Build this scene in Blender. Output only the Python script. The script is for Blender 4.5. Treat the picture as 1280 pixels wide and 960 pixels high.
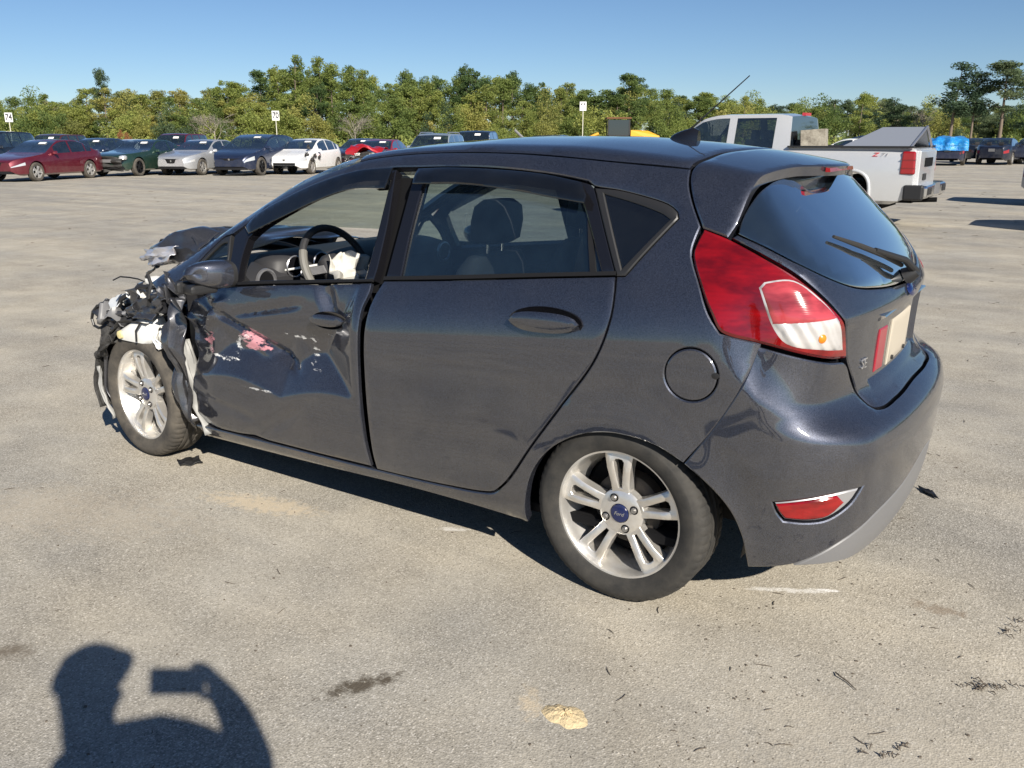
import bpy, bmesh, math, random
import numpy as np
from mathutils import Vector, Matrix
from mathutils.geometry import delaunay_2d_cdt
for o in list(bpy.data.objects): bpy.data.objects.remove(o)
scene = bpy.context.scene
COL = scene.collection
R = math.radians
rng = np.random.default_rng(7)
random.seed(7)
# ---------------------------------------------------------------- camera, sky, sun, exposure
cam = bpy.data.cameras.new('camera'); camo = bpy.data.objects.new('camera', cam); COL.objects.link(camo)
cam.sensor_width = 36; cam.lens = 1099.74 / 1280 * 36; cam.clip_start = .05; cam.clip_end = 3000
CAM = Vector((1.15525, -3.16872, 1.46173))
camo.matrix_world = Matrix(((.83396, -.14760, .53172, CAM.x), (.55182, .22489, -.80307, CAM.y), (-.00105, .96314, .26900, CAM.z), (0, 0, 0, 1)))
scene.camera = camo
scene.render.resolution_x = 1024; scene.render.resolution_y = 768
SUN = Vector((.715, -.460, .5266)).normalized()
world = bpy.data.worlds.new('World'); scene.world = world; world.use_nodes = True
wn = world.node_tree.nodes; wl = world.node_tree.links
sky = wn.new('ShaderNodeTexSky'); sky.sky_type = 'NISHITA'; sky.sun_disc = False
sky.sun_elevation = math.asin(SUN.z); sky.sun_rotation = math.atan2(SUN.x, SUN.y)
sky.altitude = 10; sky.air_density = .8; sky.dust_density = 0; sky.ozone_density = 5.5
wl.new(sky.outputs[0], wn['Background'].inputs[0]); wn['Background'].inputs[1].default_value = .058
sl = bpy.data.lights.new('sun', 'SUN'); sl.energy = 5.0; sl.angle = R(.53); sl.color = (1, .93, .82)
so = bpy.data.objects.new('sun', sl); COL.objects.link(so); so.rotation_euler = SUN.to_track_quat('Z', 'Y').to_euler()
scene.view_settings.view_transform = 'Standard'; scene.view_settings.look = 'None'
scene.view_settings.exposure = .6; scene.view_settings.gamma = 1; scene.view_settings.use_curve_mapping = False
scene.render.engine = 'CYCLES'; scene.cycles.max_bounces = 10; scene.cycles.transparent_max_bounces = 24
# ---------------------------------------------------------------- materials
def mat(name, base, rough=.5, metal=0, coat=0, spec=.5, emit=None, coat_rough=.03):
    m = bpy.data.materials.new(name); m.use_nodes = True; b = m.node_tree.nodes['Principled BSDF']
    b.inputs['Base Color'].default_value = (*base, 1); b.inputs['Roughness'].default_value = rough; b.inputs['Metallic'].default_value = metal
    b.inputs['Coat Weight'].default_value = coat; b.inputs['Coat Roughness'].default_value = coat_rough; b.inputs['Specular IOR Level'].default_value = spec
    if emit: b.inputs['Emission Color'].default_value = (*emit[0], 1); b.inputs['Emission Strength'].default_value = emit[1]
    return m
class NT:                                   # small node helper
    def __init__(s, m): s.t = m.node_tree; s.b = s.t.nodes.get('Principled BSDF')
    def n(s, typ, **kw):
        o = s.t.nodes.new('ShaderNode' + typ)
        for k, v in kw.items():
            if k in o.inputs: o.inputs[k].default_value = v
            else: setattr(o, k, v)
        return o
    def l(s, a, b): s.t.links.new(a, b)
    def noise(s, scale, detail=4, rough=.55, vec=None, dim='3D'):
        o = s.n('TexNoise', Scale=scale, Detail=detail, Roughness=rough)
        s.l(vec if vec is not None else s.pos(), o.inputs['Vector']); return o.outputs['Fac']
    def pos(s):
        if not hasattr(s, '_p'): s._p = s.n('TexCoord').outputs['Object']
        return s._p
    def ramp(s, fac, stops):
        o = s.n('ValToRGB'); e = o.color_ramp.elements
        while len(e) < len(stops): e.new(.5)
        for i, (p, c) in enumerate(stops):
            e[i].position = p; e[i].color = (*c, 1) if len(c) == 3 else c
        s.l(fac, o.inputs[0]); return o.outputs[0]
    def mix(s, fac, a, b, mode='MIX'):
        o = s.n('Mix', data_type='RGBA', blend_type=mode)
        for sock, v in ((o.inputs[0], fac), (o.inputs[6], a), (o.inputs[7], b)):
            if isinstance(v, (int, float)): sock.default_value = v
            elif isinstance(v, tuple): sock.default_value = (*v, 1)
            else: s.l(v, sock)
        return o.outputs[2]
    def math(s, op, a, b=0.):
        o = s.n('Math', operation=op)
        for sock, v in ((o.inputs[0], a), (o.inputs[1], b)):
            if isinstance(v, (int, float)): sock.default_value = v
            else: s.l(v, sock)
        return o.outputs[0]
    def bump(s, h, strength, dist=.01):
        o = s.n('Bump', Strength=strength, Distance=dist); s.l(h, o.inputs['Height']); s.l(o.outputs[0], s.b.inputs['Normal']); return o
def paint(name, base, metal=.55, rough=.38, flake=.35, dust_veil=.25, coat=1.0):
    m = mat(name, base, rough, metal, coat); t = NT(m)
    f = t.n('TexVoronoi', Scale=1400.); t.l(t.pos(), f.inputs['Vector'])
    fl = t.ramp(f.outputs['Color'], [(.3, tuple(c * (1 - flake) for c in base)), (.8, tuple(min(1, c * (1 + 1.6 * flake)) for c in base))])
    sep = t.n('SeparateXYZ'); t.l(t.pos(), sep.inputs[0])
    low = t.n('MapRange', **{'From Min': .75, 'From Max': .15, 'To Min': .25, 'To Max': 1.}); t.l(sep.outputs[2], low.inputs['Value'])
    d = t.math('MULTIPLY', t.ramp(t.noise(5, 6, .7), [(.42, (0, 0, 0)), (.75, (1, 1, 1))]), low.outputs[0])
    d = t.math('MULTIPLY', d, dust_veil)
    t.l(t.mix(d, fl, (.30, .26, .20)), t.b.inputs['Base Color'])
    r = t.math('ADD', t.math('MULTIPLY', d, .5), rough); t.l(r, t.b.inputs['Roughness'])
    cr = t.math('ADD', t.math('MULTIPLY', d, .55), .025); t.l(cr, t.b.inputs['Coat Roughness'])
    t.l(t.math('SUBTRACT', metal, t.math('MULTIPLY', d, metal)), t.b.inputs['Metallic'])
    return m
def glass(name, tint, refl=1.0, rough=.0, dust_veil=0., veil_col=(.45, .48, .50)):
    m = bpy.data.materials.new(name); m.use_nodes = True; t = NT(m); nt = m.node_tree
    out = nt.nodes['Material Output']; nt.nodes.remove(t.b)
    tr = t.n('BsdfTransparent', Color=(*tint, 1)); gl = t.n('BsdfGlossy', Color=(1, 1, 1, 1), Roughness=rough)
    fr = t.n('Fresnel', IOR=1.5); mx = t.n('MixShader'); bf = t.n('NewGeometry').outputs['Backfacing']   # same reflectance from both faces of the pane
    t.l(t.math('SUBTRACT', 1.5, t.math('MULTIPLY', bf, 1.5 - 1 / 1.5)), fr.inputs['IOR'])
    t.l(t.math('MULTIPLY', fr.outputs[0], refl), mx.inputs[0]); t.l(tr.outputs[0], mx.inputs[1]); t.l(gl.outputs[0], mx.inputs[2])
    if dust_veil:                                # diffuse veil: sky haze put into the colour, with a dusty film
        df = t.n('BsdfDiffuse', Color=(*veil_col, 1)); m2 = t.n('MixShader'); nz = t.ramp(t.noise(7, 5, .65), [(.3, (.5, .5, .5)), (.75, (1.3, 1.3, 1.3))])
        t.l(t.math('MULTIPLY', nz, dust_veil), m2.inputs[0]); t.l(mx.outputs[0], m2.inputs[1]); t.l(df.outputs[0], m2.inputs[2]); t.l(m2.outputs[0], out.inputs[0])
    else: t.l(mx.outputs[0], out.inputs[0])
    return m
# ---------------------------------------------------------------- object helpers
def tag(o, label=None, cat=None, group=None, kind=None):
    if label: o['label'] = label
    if cat: o['category'] = cat
    if group: o['group'] = group
    if kind: o['kind'] = kind
    return o
def empty(name, loc=(0, 0, 0), rz=0, parent=None):
    o = bpy.data.objects.new(name, None); COL.objects.link(o); o.location = loc; o.rotation_euler = (0, 0, rz); o.empty_display_size = .2
    if parent: o.parent = parent
    return o
def obj(name, me, parent=None, mtl=None):
    if mtl is not None:
        for mm in (mtl if isinstance(mtl, (list, tuple)) else [mtl]): me.materials.append(mm)
    o = bpy.data.objects.new(name, me); COL.objects.link(o)
    if parent: o.parent = parent
    return o
def mesh(name, V, Fc, smooth=True, sharp=35, mi=None):
    me = bpy.data.meshes.new(name)
    me.from_pydata([tuple(map(float, v)) for v in V], [], [tuple(int(i) for i in f) for f in Fc])
    if smooth:
        me.shade_smooth()
        if sharp: me.set_sharp_from_angle(angle=R(sharp))
    if mi is not None: me.polygons.foreach_set('material_index', mi)
    me.validate(); me.update(); return me
def part(name, V, Fc, mtl, parent, smooth=True, sharp=35, mi=None):
    return obj(name, mesh(name, V, Fc, smooth, sharp, mi), parent, mtl)
class MB:                                   # mesh collector
    def __init__(s): s.V = []; s.F = []
    def add(s, V, Fc):
        n = len(s.V); s.V += [tuple(v) for v in V]; s.F += [tuple(i + n for i in f) for f in Fc]; return s
    def box(s, c, d, rot=None, taper=1.):
        V = []
        for z in (-1, 1):
            k = 1 if z < 0 else taper
            for x, y in ((-1, -1), (1, -1), (1, 1), (-1, 1)): V.append(Vector((x * d[0] / 2 * k, y * d[1] / 2 * k, z * d[2] / 2)))
        if rot is not None:
            M = rot if isinstance(rot, Matrix) else Matrix.Rotation(rot, 3, 'Z')
            V = [M @ v for v in V]
        V = [v + Vector(c) for v in V]
        return s.add(V, [(3, 2, 1, 0), (4, 5, 6, 7), (0, 1, 5, 4), (1, 2, 6, 5), (2, 3, 7, 6), (3, 0, 4, 7)])
    def tube(s, pts, r, n=8, caps=True, closed=False):
        pts = [Vector(q) for q in pts]; m = len(pts); rr = r if isinstance(r, (list, tuple)) else [r] * m
        up = None; V = []; Fc = []
        for i, q in enumerate(pts):
            t = (pts[(i + 1) % m] - pts[i - 1]) if closed else (pts[min(i + 1, m - 1)] - pts[max(i - 1, 0)])
            t.normalize()
            if up is None: up = t.orthogonal().normalized()
            up = (up - t * up.dot(t)).normalized(); w = t.cross(up)
            for k in range(n):
                a = 2 * math.pi * k / n; V.append(q + (up * math.cos(a) + w * math.sin(a)) * rr[i])
        for i in range(m if closed else m - 1):
            j = (i + 1) % m
            for k in range(n): Fc.append((i * n + k, i * n + (k + 1) % n, j * n + (k + 1) % n, j * n + k))
        if caps and not closed: Fc += [tuple(range(n))[::-1], tuple(range((m - 1) * n, m * n))]
        return s.add(V, Fc)
    def lathe(s, prof, n=32, axis='Y', c=(0, 0, 0), closed=False):   # prof: (radius, along)
        V = []; Fc = []; m = len(prof)
        for i in range(n):
            a = 2 * math.pi * i / n
            for r, h in prof:
                if axis == 'Y': v = (r * math.cos(a), h, r * math.sin(a))
                elif axis == 'Z': v = (r * math.cos(a), r * math.sin(a), h)
                else: v = (h, r * math.cos(a), r * math.sin(a))
                V.append((v[0] + c[0], v[1] + c[1], v[2] + c[2]))
        for i in range(n):
            j = (i + 1) % n
            for k in range(m if closed else m - 1):
                l = (k + 1) % m; Fc.append((i * m + k, j * m + k, j * m + l, i * m + l))
        return s.add(V, Fc)
    def build(s, name, mtl, parent=None, smooth=True, sharp=35): return part(name, s.V, s.F, mtl, parent, smooth, sharp)
def bevel(o, w, seg=2):
    m = o.modifiers.new('bevel', 'BEVEL'); m.width = w; m.segments = seg; m.limit_method = 'ANGLE'; m.angle_limit = R(40); return o
# ---- panels: a 2-D outline filled with a grid and lifted onto a surface, edges rolled and returned inwards
def smooth_poly(P, step, sharp=38, closed=True):
    P = np.array(P, float); n = len(P); out = []
    def corner(i):
        if not closed and i in (0, n - 1): return True
        a = P[i] - P[i - 1]; b = P[(i + 1) % n] - P[i]
        c = np.dot(a, b) / (np.linalg.norm(a) * np.linalg.norm(b) + 1e-12)
        return math.degrees(math.acos(max(-1, min(1, c)))) > sharp
    cs = [corner(i) for i in range(n)]
    for i in range(n if closed else n - 1):
        j = (i + 1) % n; a, b = P[i], P[j]; L = np.linalg.norm(b - a)
        ta = (b - a) if cs[i] else (b - P[i - 1]) * L / (L + np.linalg.norm(a - P[i - 1]) + 1e-9)
        tb = (b - a) if cs[j] else (P[(j + 1) % n] - a) * L / (L + np.linalg.norm(P[(j + 1) % n] - b) + 1e-9)
        k = max(1, int(round(L / step)))
        for q in range(k):
            t = q / k
            out.append((2*t**3 - 3*t**2 + 1) * a + (t**3 - 2*t**2 + t) * ta + (-2*t**3 + 3*t**2) * b + (t**3 - t**2) * tb)
    if not closed: out.append(P[-1])
    return np.array(out)
def area(P): return .5 * np.sum(P[:, 0] * np.roll(P[:, 1], -1) - np.roll(P[:, 0], -1) * P[:, 1])
def inset(P, d):                            # P ccw, positive d shrinks
    a = P - np.roll(P, 1, 0); b = np.roll(P, -1, 0) - P
    a /= np.linalg.norm(a, axis=1, keepdims=True) + 1e-12; b /= np.linalg.norm(b, axis=1, keepdims=True) + 1e-12
    na = np.stack([-a[:, 1], a[:, 0]], 1); nb = np.stack([-b[:, 1], b[:, 0]], 1)
    m = na + nb; L = np.linalg.norm(m, axis=1, keepdims=True); m = m / (L + 1e-9)
    k = 1 / np.clip(np.sum(m * na, 1, keepdims=True), .5, 1)
    return P + m * d * k
def inpoly(P, Q):
    x, y = Q[:, 0], Q[:, 1]; c = np.zeros(len(Q), bool)
    for i in range(len(P)):
        x1, y1 = P[i - 1]; x2, y2 = P[i]
        k = (y1 > y) != (y2 > y)
        with np.errstate(divide='ignore', invalid='ignore'): c ^= k & (x < (x2 - x1) * (y - y1) / (y2 - y1 + 1e-15) + x1)
    return c
def dpoly(P, Q):
    d = np.full(len(Q), 1e9)
    for i in range(len(P)):
        a, b = P[i - 1], P[i]; ab = b - a; t = np.clip(((Q - a) @ ab) / (ab @ ab + 1e-15), 0, 1)
        d = np.minimum(d, np.linalg.norm(Q - a - t[:, None] * ab, axis=1))
    return d
def fill(outline, holes=(), step=.025, gap=.002, roll=.004, smooth=True, sharp=38):
    """2-D mesh of an outline: returns points, triangles, boundary loops, mask of boundary points"""
    o = smooth_poly(outline, step, sharp) if smooth else np.array(outline, float)
    if area(o) < 0: o = o[::-1]
    loops = [inset(o, gap)]
    for h in holes:
        q = smooth_poly(h, step, sharp) if smooth else np.array(h, float)
        if area(q) > 0: q = q[::-1]
        loops.append(inset(q, gap))
    rings = list(loops) + ([inset(l, roll) for l in loops] if roll else [])
    mn, mx = loops[0].min(0), loops[0].max(0)
    gx, gy = np.meshgrid(np.arange(mn[0], mx[0], step), np.arange(mn[1], mx[1], step * .9))
    gx = gx + (np.arange(gx.shape[0]) % 2)[:, None] * step / 2
    G = np.stack([gx.ravel(), gy.ravel()], 1)
    ok = inpoly(loops[0], G)
    for l in loops[1:]: ok &= ~inpoly(l, G)
    G = G[ok]
    for l in loops: G = G[dpoly(l, G) > step * .45 + roll]
    V = [Vector(v) for l in rings for v in l] ; E = []; n = 0
    for l in rings:
        k = len(l); E += [(n + i, n + (i + 1) % k) for i in range(k)]; n += k
    V += [Vector(v) for v in G]
    v2, _, tr, vo, _, _ = delaunay_2d_cdt(V, E, [], 0, 1e-7)
    v2 = np.array([tuple(v) for v in v2]); tr = np.array([t for t in tr if len(t) == 3])
    c = v2[tr].mean(1); ok = inpoly(loops[0], c)
    for l in loops[1:]: ok &= ~inpoly(l, c)
    tr = tr[ok]
    nb = sum(len(l) for l in loops); inv = {}
    for i, os_ in enumerate(vo):
        for q in os_: inv[q] = i
    L = []; n = 0
    for l in loops: L.append([inv[n + i] for i in range(len(l))]); n += len(l)
    bm_ = np.zeros(len(v2), bool)
    for l in L: bm_[l] = True
    return v2, tr, L, bm_
def panel(name, outline, fn, mtl, parent, holes=(), step=.025, gap=.002, roll=.004, drop=.003, depth=.014, mirror=False, smooth=True, sharp=38, off=0., flip=False, disp=None, sh=35):
    """fn(uv) -> points, outward normals"""
    uv, tr, loops, bd = fill(outline, holes, step, gap, roll, smooth, sharp)
    P, N = fn(uv)
    P = P + N * off
    if disp is not None: P = P + N * disp(uv, P)[:, None]
    if roll: P = P - N * (bd * drop)[:, None]
    V = P.tolist(); Fc = []
    a = np.cross(P[tr[:, 1]] - P[tr[:, 0]], P[tr[:, 2]] - P[tr[:, 0]]); s = np.sum(a * N[tr[:, 0]])
    T = tr if s > 0 else tr[:, ::-1]
    Fc = [tuple(t) for t in T]
    if depth:
        for l in loops:
            n0 = len(V); V += (P[l] - N[l] * depth).tolist(); k = len(l)
            for i in range(k):
                j = (i + 1) % k; q = (l[i], n0 + i, n0 + j, l[j])
                Fc.append(q if s > 0 else q[::-1])
    me = mesh(name, V, Fc, True, sh)
    o = obj(name, me, parent, mtl); res = [o]
    if mirror:
        m2 = mesh(name, [(v[0], -v[1], v[2]) for v in V], [f[::-1] for f in Fc], True, sh)
        res.append((name, m2, mtl))
    return o if not mirror else res
# ---------------------------------------------------------------- hatchback master surface
# car frame: X to the rear, Y across (negative = driver's side), Z up, origin under the rear axle
def pchip(xs, ys):
    xs = np.array(xs, float); ys = np.array(ys, float)
    h = np.diff(xs); d = np.diff(ys) / h
    m = np.zeros_like(xs)
    m[1:-1] = np.where(d[:-1] * d[1:] > 0, 2 * d[:-1] * d[1:] / np.where(np.abs(d[:-1] + d[1:]) < 1e-12, 1, d[:-1] + d[1:]), 0)
    m[0] = d[0]; m[-1] = d[-1]
    def f(x):
        x = np.asarray(x, float)
        i = np.clip(np.searchsorted(xs, x) - 1, 0, len(h) - 1)
        t = (x - xs[i]) / h[i]
        t2 = np.clip(t, 0, 1)
        a = ys[i]; b = ys[i + 1]; ma = m[i] * h[i]; mb = m[i + 1] * h[i]
        r = (2*t2**3 - 3*t2**2 + 1) * a + (t2**3 - 2*t2**2 + t2) * ma + (-2*t2**3 + 3*t2**2) * b + (t2**3 - t2**2) * mb
        r = r + np.where(t < 0, t * ma, 0) + np.where(t > 1, (t - 1) * mb, 0)
        return r
    return f
def sstep(a, b, x):
    t = np.clip((x - a) / (b - a), 0, 1); return t * t * (3 - 2 * t)
def smax(a, b, k):
    h = np.maximum(k - np.abs(a - b), 0) / k
    return np.maximum(a, b) + h * h * k / 4
W_PROF = pchip([.10, .17, .22, .30, .42, .56, .70, .80, .86, .91, .95, 1.0, 1.03, 1.15, 1.25, 1.36, 1.5],
               [.74, .79, .826, .842, .850, .855, .8555, .852, .843, .829, .812, .786, .772, .717, .668, .611, .53])
W_TAPER = pchip([-3.3, -2.6, -2.1, -1.2, -.4, 0, .2, .35, .5, .62, .75], [.09, .02, .006, 0, .002, .008, .018, .034, .062, .100, .16])
R_PROF = pchip([.10, .17, .26, .36, .46, .58, .635, .66, .69, .74, .85, .93, .963, .985, 1.03, 1.10, 1.22, 1.34, 1.5],
               [.62, .70, .748, .765, .770, .770, .757, .722, .673, .645, .648, .655, .660, .650, .624, .572, .455, .335, .17])
T_PROF = pchip([-3.4, -2.9, -2.3, -2.12, -1.9, -1.6, -1.35, -1.15, -.95, -.7, -.4, -.1, .15, .35, .5],
               [.70, .89, 1.015, 1.10, 1.215, 1.350, 1.420, 1.447, 1.460, 1.471, 1.469, 1.450, 1.420, 1.385, 1.355])
CR_HI = pchip([.2, .35, .42, .52, .60, .70, .80], [.95, .82, .745, .70, .67, .635, .62])
CR_LO = pchip([.2, .30, .38, .46, .58, .68, .8], [.70, .64, .575, .52, .53, .55, .57])
def belt(x): return 1.058 + .097 * x
def side_w(x, z):
    ze = z + (1.0 - belt(x)) * sstep(.50, .85, z)
    w = W_PROF(ze) - W_TAPER(x) - .05 * sstep(1.0, 1.4, ze) * sstep(-.5, .5, x) - .02 * sstep(1.0, 1.35, ze) * sstep(-1.2, -2.2, x)
    for xc in (0.0, -2.489):
        r = np.sqrt((x - xc) ** 2 + (z - .30) ** 2)
        w = w + .010 * np.exp(-((r - .31) / .07) ** 2)
    # bumper sculpture: a shoulder crease that climbs round the corner and a lower one towards the wheel
    zc = CR_HI(x); t = np.clip((z - zc) / .15, 0, 1); on = sstep(.26, .42, x)
    w = w - .034 * on * t * (2 - t) * sstep(1.15, .95, z)
    zl = CR_LO(x); t = np.clip((zl - z) / .16, 0, 1)
    return w - .016 * sstep(.28, .42, x) * t * (2 - t)
def rear_x(y, z):
    bump = sstep(.70, .64, z)
    a = np.abs(y)
    lic = .014 * sstep(.372, .362, a) * sstep(.715, .74, z) * sstep(.936, .930, z)
    t = np.clip((.56 - z) / .16, 0, 1)
    return R_PROF(z) - .13 * y * y - .12 * a ** 4 - lic - .010 * t * (2 - t) * bump
def top_z(x, y):
    cr = .12 + .07 * sstep(-1.3, -2.1, x)
    return T_PROF(x) - cr * y * y
def F(P):
    x, y, z = P[..., 0], np.abs(P[..., 1]), P[..., 2]
    a = (y - side_w(x, z))
    b = (x - rear_x(y, z)) * .9
    c = (z - top_z(x, y)) * .9
    kc = .09 + .05 * sstep(.75, .6, z)
    return smax(smax(a, b, kc), c, .07)
def grad(P, e=2e-3):
    g = np.stack([F(P + np.eye(3)[i] * e) - F(P - np.eye(3)[i] * e) for i in range(3)], -1)
    return g / np.linalg.norm(g, axis=-1, keepdims=True)
def bisect(O, D, lo, hi, n=34):
    lo = np.full(len(O), lo, float); hi = np.full(len(O), hi, float)
    for _ in range(n):
        m = (lo + hi) / 2
        s = F(O + D * m[:, None]) > 0
        hi = np.where(s, m, hi); lo = np.where(s, lo, m)
    return O + D * ((lo + hi) / 2)[:, None]
def chart(kind, uv):                       # chart coordinates -> points on the driver's side of the surface
    uv = np.asarray(uv, float); n = len(uv); u, v = uv[:, 0], uv[:, 1]; o = np.zeros(n)
    if kind == 'S': return bisect(np.stack([u, o, v], 1), np.tile([0., -1, 0], (n, 1)), .2, 1.2)
    if kind == 'T': return bisect(np.stack([u, v, o + .4], 1), np.tile([0., 0, 1], (n, 1)), 0, 1.3)
    if kind == 'R': return bisect(np.stack([o, o, v], 1), np.stack([np.cos(u), -np.sin(u), o], 1), .1, 1.4)
def unchart(kind, P):
    if kind == 'S': return P[:, [0, 2]]
    if kind == 'T': return P[:, [0, 1]]
    if kind == 'R': return np.stack([np.arctan2(-P[:, 1], P[:, 0]), P[:, 2]], 1)
# ---------------------------------------------------------------- crashed hatchback: materials
M = {}
M['paint'] = paint('charcoal_paint', (.036, .040, .056), .66, .45, .7, .15, 1.0)
M['paint'].node_tree.nodes['Principled BSDF'].inputs['Coat IOR'].default_value = 2.0
M['black_gloss'] = mat('black_gloss', (.008, .008, .010), .12, 0, .6)
M['black_plastic'] = mat('black_plastic', (.018, .018, .019), .45)
M['black_soft'] = mat('black_trim', (.009, .009, .010), .65, 0, 0, .3)
M['dark_in'] = mat('dark_interior', (.007, .007, .008), .85, 0, 0, .15)
M['rubber'] = mat('rubber', (.02, .019, .018), .75)
M['grey_plastic'] = mat('grey_plastic', (.16, .16, .165), .42)
M['satin'] = mat('satin_silver', (.42, .42, .43), .42, .6)
M['chrome'] = mat('chrome', (.8, .8, .8), .12, 1)
M['alloy'] = mat('alloy', (.52, .51, .48), .34, .75, .3)
M['steel'] = mat('bare_steel', (.45, .44, .43), .35, .9)
M['white_pl'] = mat('white_plastic', (.75, .75, .72), .5)
M['glass_tint'] = glass('tinted_glass', (.52, .60, .61), 2.8, dust_veil=.024, veil_col=(.22, .42, .62))  # blue veil here and on the rear glass stands for reflected sky
M['glass_clear'] = glass('clear_glass', (.62, .72, .68), 1.2)
M['glass_dark'] = glass('privacy_glass', (.30, .35, .38), 2.4, dust_veil=.010)
M['glass_rear'] = glass('rear_glass', (.46, .54, .56), 5.5, dust_veil=.018, veil_col=(.30, .45, .60))
M['visor'] = glass('smoked_visor', (.08, .08, .085), 2.0, dust_veil=.012)
M['orange'] = mat('amber_plastic', (.85, .22, .01), .3, 0, .5)
def fS(uv): P = chart('S', uv); return P, grad(P)
def fR(uv): P = chart('R', uv); return P, grad(P)
def F_rear(P):
    x, y, z = P[..., 0], np.abs(P[..., 1]), P[..., 2]
    return smax(y - side_w(x, np.minimum(z, 1.30)) , (x - rear_x(y, z)) * .9, .09)
def fG(uv):                                 # rear glass: the hatch surface carried on under the spoiler
    u, v = uv[:, 0], uv[:, 1]; O_ = np.stack([0 * u, 0 * u, v], 1); D_ = np.stack([np.cos(u), -np.sin(u), 0 * u], 1); lo = np.full(len(u), .05); hi = np.full(len(u), 1.4)
    for _ in range(34):
        m = (lo + hi) / 2; s = F_rear(O_ + D_ * m[:, None]) > 0; hi = np.where(s, m, hi); lo = np.where(s, lo, m)
    P = O_ + D_ * ((lo + hi) / 2)[:, None]; e = 2e-3; g = np.stack([F_rear(P + np.eye(3)[i] * e) - F_rear(P - np.eye(3)[i] * e) for i in range(3)], -1)
    return P, g / np.linalg.norm(g, axis=1, keepdims=True)
def fT(uv): P = chart('T', uv); return P, grad(P)
def F_nor(P):                               # side and roof only: the spoiler overhangs the rear window
    x, y, z = P[..., 0], np.abs(P[..., 1]), P[..., 2]
    return smax(y - side_w(np.minimum(x, .34), z) , (z - top_z(x, y)) * .9, .07)
def fA(uv):                                 # (x, angle about a lengthwise axis at z=.9)
    x, a = uv[:, 0], uv[:, 1]; lo = np.full(len(x), .1); hi = np.full(len(x), 1.2)
    O_ = np.stack([x, 0 * x, 0 * x + .9], 1); D_ = np.stack([0 * x, -np.sin(a), np.cos(a)], 1)
    for _ in range(34):
        m = (lo + hi) / 2; s = F_nor(O_ + D_ * m[:, None]) > 0; hi = np.where(s, m, hi); lo = np.where(s, lo, m)
    P = O_ + D_ * ((lo + hi) / 2)[:, None]
    e = 2e-3; g = np.stack([F_nor(P + np.eye(3)[i] * e) - F_nor(P - np.eye(3)[i] * e) for i in range(3)], -1)
    return P, g / np.linalg.norm(g, axis=1, keepdims=True)
car = empty('hatchback_car')
tag(car, 'charcoal grey hatchback with crushed front end and dented driver door, nearest of all', 'car')
def both(name, outline, fn, mtl, pl, pr, **kw):   # a panel on the driver's side and its mirror image
    r = panel(name, outline, fn, mtl, pl, mirror=True, **kw)
    n, m2, mm = r[1]; o2 = obj(n, m2, pr, mm); return r[0], o2
def sym(h): return list(h) + [(-a, b) for a, b in reversed(h) if abs(a) > 1e-6]
def mirror_obj(o, parent):
    me = o.data.copy()
    for v in me.vertices: v.co.y = -v.co.y
    me.flip_normals(); n = bpy.data.objects.new(o.name.split('.')[0], me); COL.objects.link(n); n.parent = parent; return n
# ---- side body: pillars, roof rail, quarter panel, sill
ARCH = [(.225, .532), (.144, .569), (.05, .585), (-.042, .581), (-.137, .551), (-.228, .49), (-.294, .403), (-.326, .305), (-.342, .185)]
DOORTOP = [(-.23, 1.329), (-.406, 1.352), (-.619, 1.365), (-.81, 1.366), (-.976, 1.361), (-1.077, 1.358), (-1.262, 1.342), (-1.47, 1.292), (-1.767, 1.170), (-1.92, 1.075)]
QOUT = [(-.049, 1.058), (-.02, 1.061), (.024, 1.124), (.105, 1.232), (.097, 1.25), (.06, 1.271), (-.025, 1.291), (-.119, 1.307), (-.203, 1.316)]
side = [(-2.40, .835), (-2.22, .955), (-2.08, 1.035), (-1.9, 1.135), (-1.7, 1.235), (-1.5, 1.315), (-1.37, 1.352), (-1.254, 1.384), (-1.01, 1.408), (-.765, 1.415), (-.546, 1.413), (-.337, 1.403), (-.153, 1.390), (.093, 1.373),
        (.106, 1.331), (.136, 1.276), (.180, 1.213), (.172, 1.165), (.176, 1.13), (.222, 1.05), (.262, .98), (.302, .93), (.41, .906),
        (.408, .89), (.388, .81), (.31, .655)] + ARCH + [(-.345, .183), (-.615, .196), (-.914, .198), (-1.214, .186), (-1.602, .172), (-2.08, .160), (-2.10, .225),
        (-2.068, .228), (-1.643, .236), (-1.313, .240), (-1.015, .244), (-.855, .247), (-.667, .254), (-.479, .272), (-.43, .306), (-.38, .366), (-.311, .47), (-.193, .638), (-.097, .773), (-.055, .86), (-.036, .945), (-.038, .998)] + QOUT + DOORTOP + [(-1.985, 1.055), (-2.18, .862), (-2.30, .80)]
fuel = [(.229 + .079 * math.cos(a), .802 + .079 * math.sin(a)) for a in np.linspace(0, 2 * math.pi, 40)[:-1]]
sideL, sideR = both('side_panel', side, fS, M['paint'], car, car, holes=[fuel], step=.022, gap=.0015, depth=.03)
both('fuel_door', fuel, fS, M['paint'], sideL, sideR, step=.012, gap=.003, off=.0015)
obj('fuel_door_notch', MB().lathe([(.001, 0), (.009, .0), (.009, .006), (.0, .008)], 14, 'Y').build('x', None).data, sideL, M['black_plastic'])
_o = bpy.data.objects['fuel_door_notch']; bpy.data.objects.remove(bpy.data.objects['x'])
_p = chart('S', [(.302, .808)])[0]; _o.location = _p; _o.scale = (1.3, -.6, 1)
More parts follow.
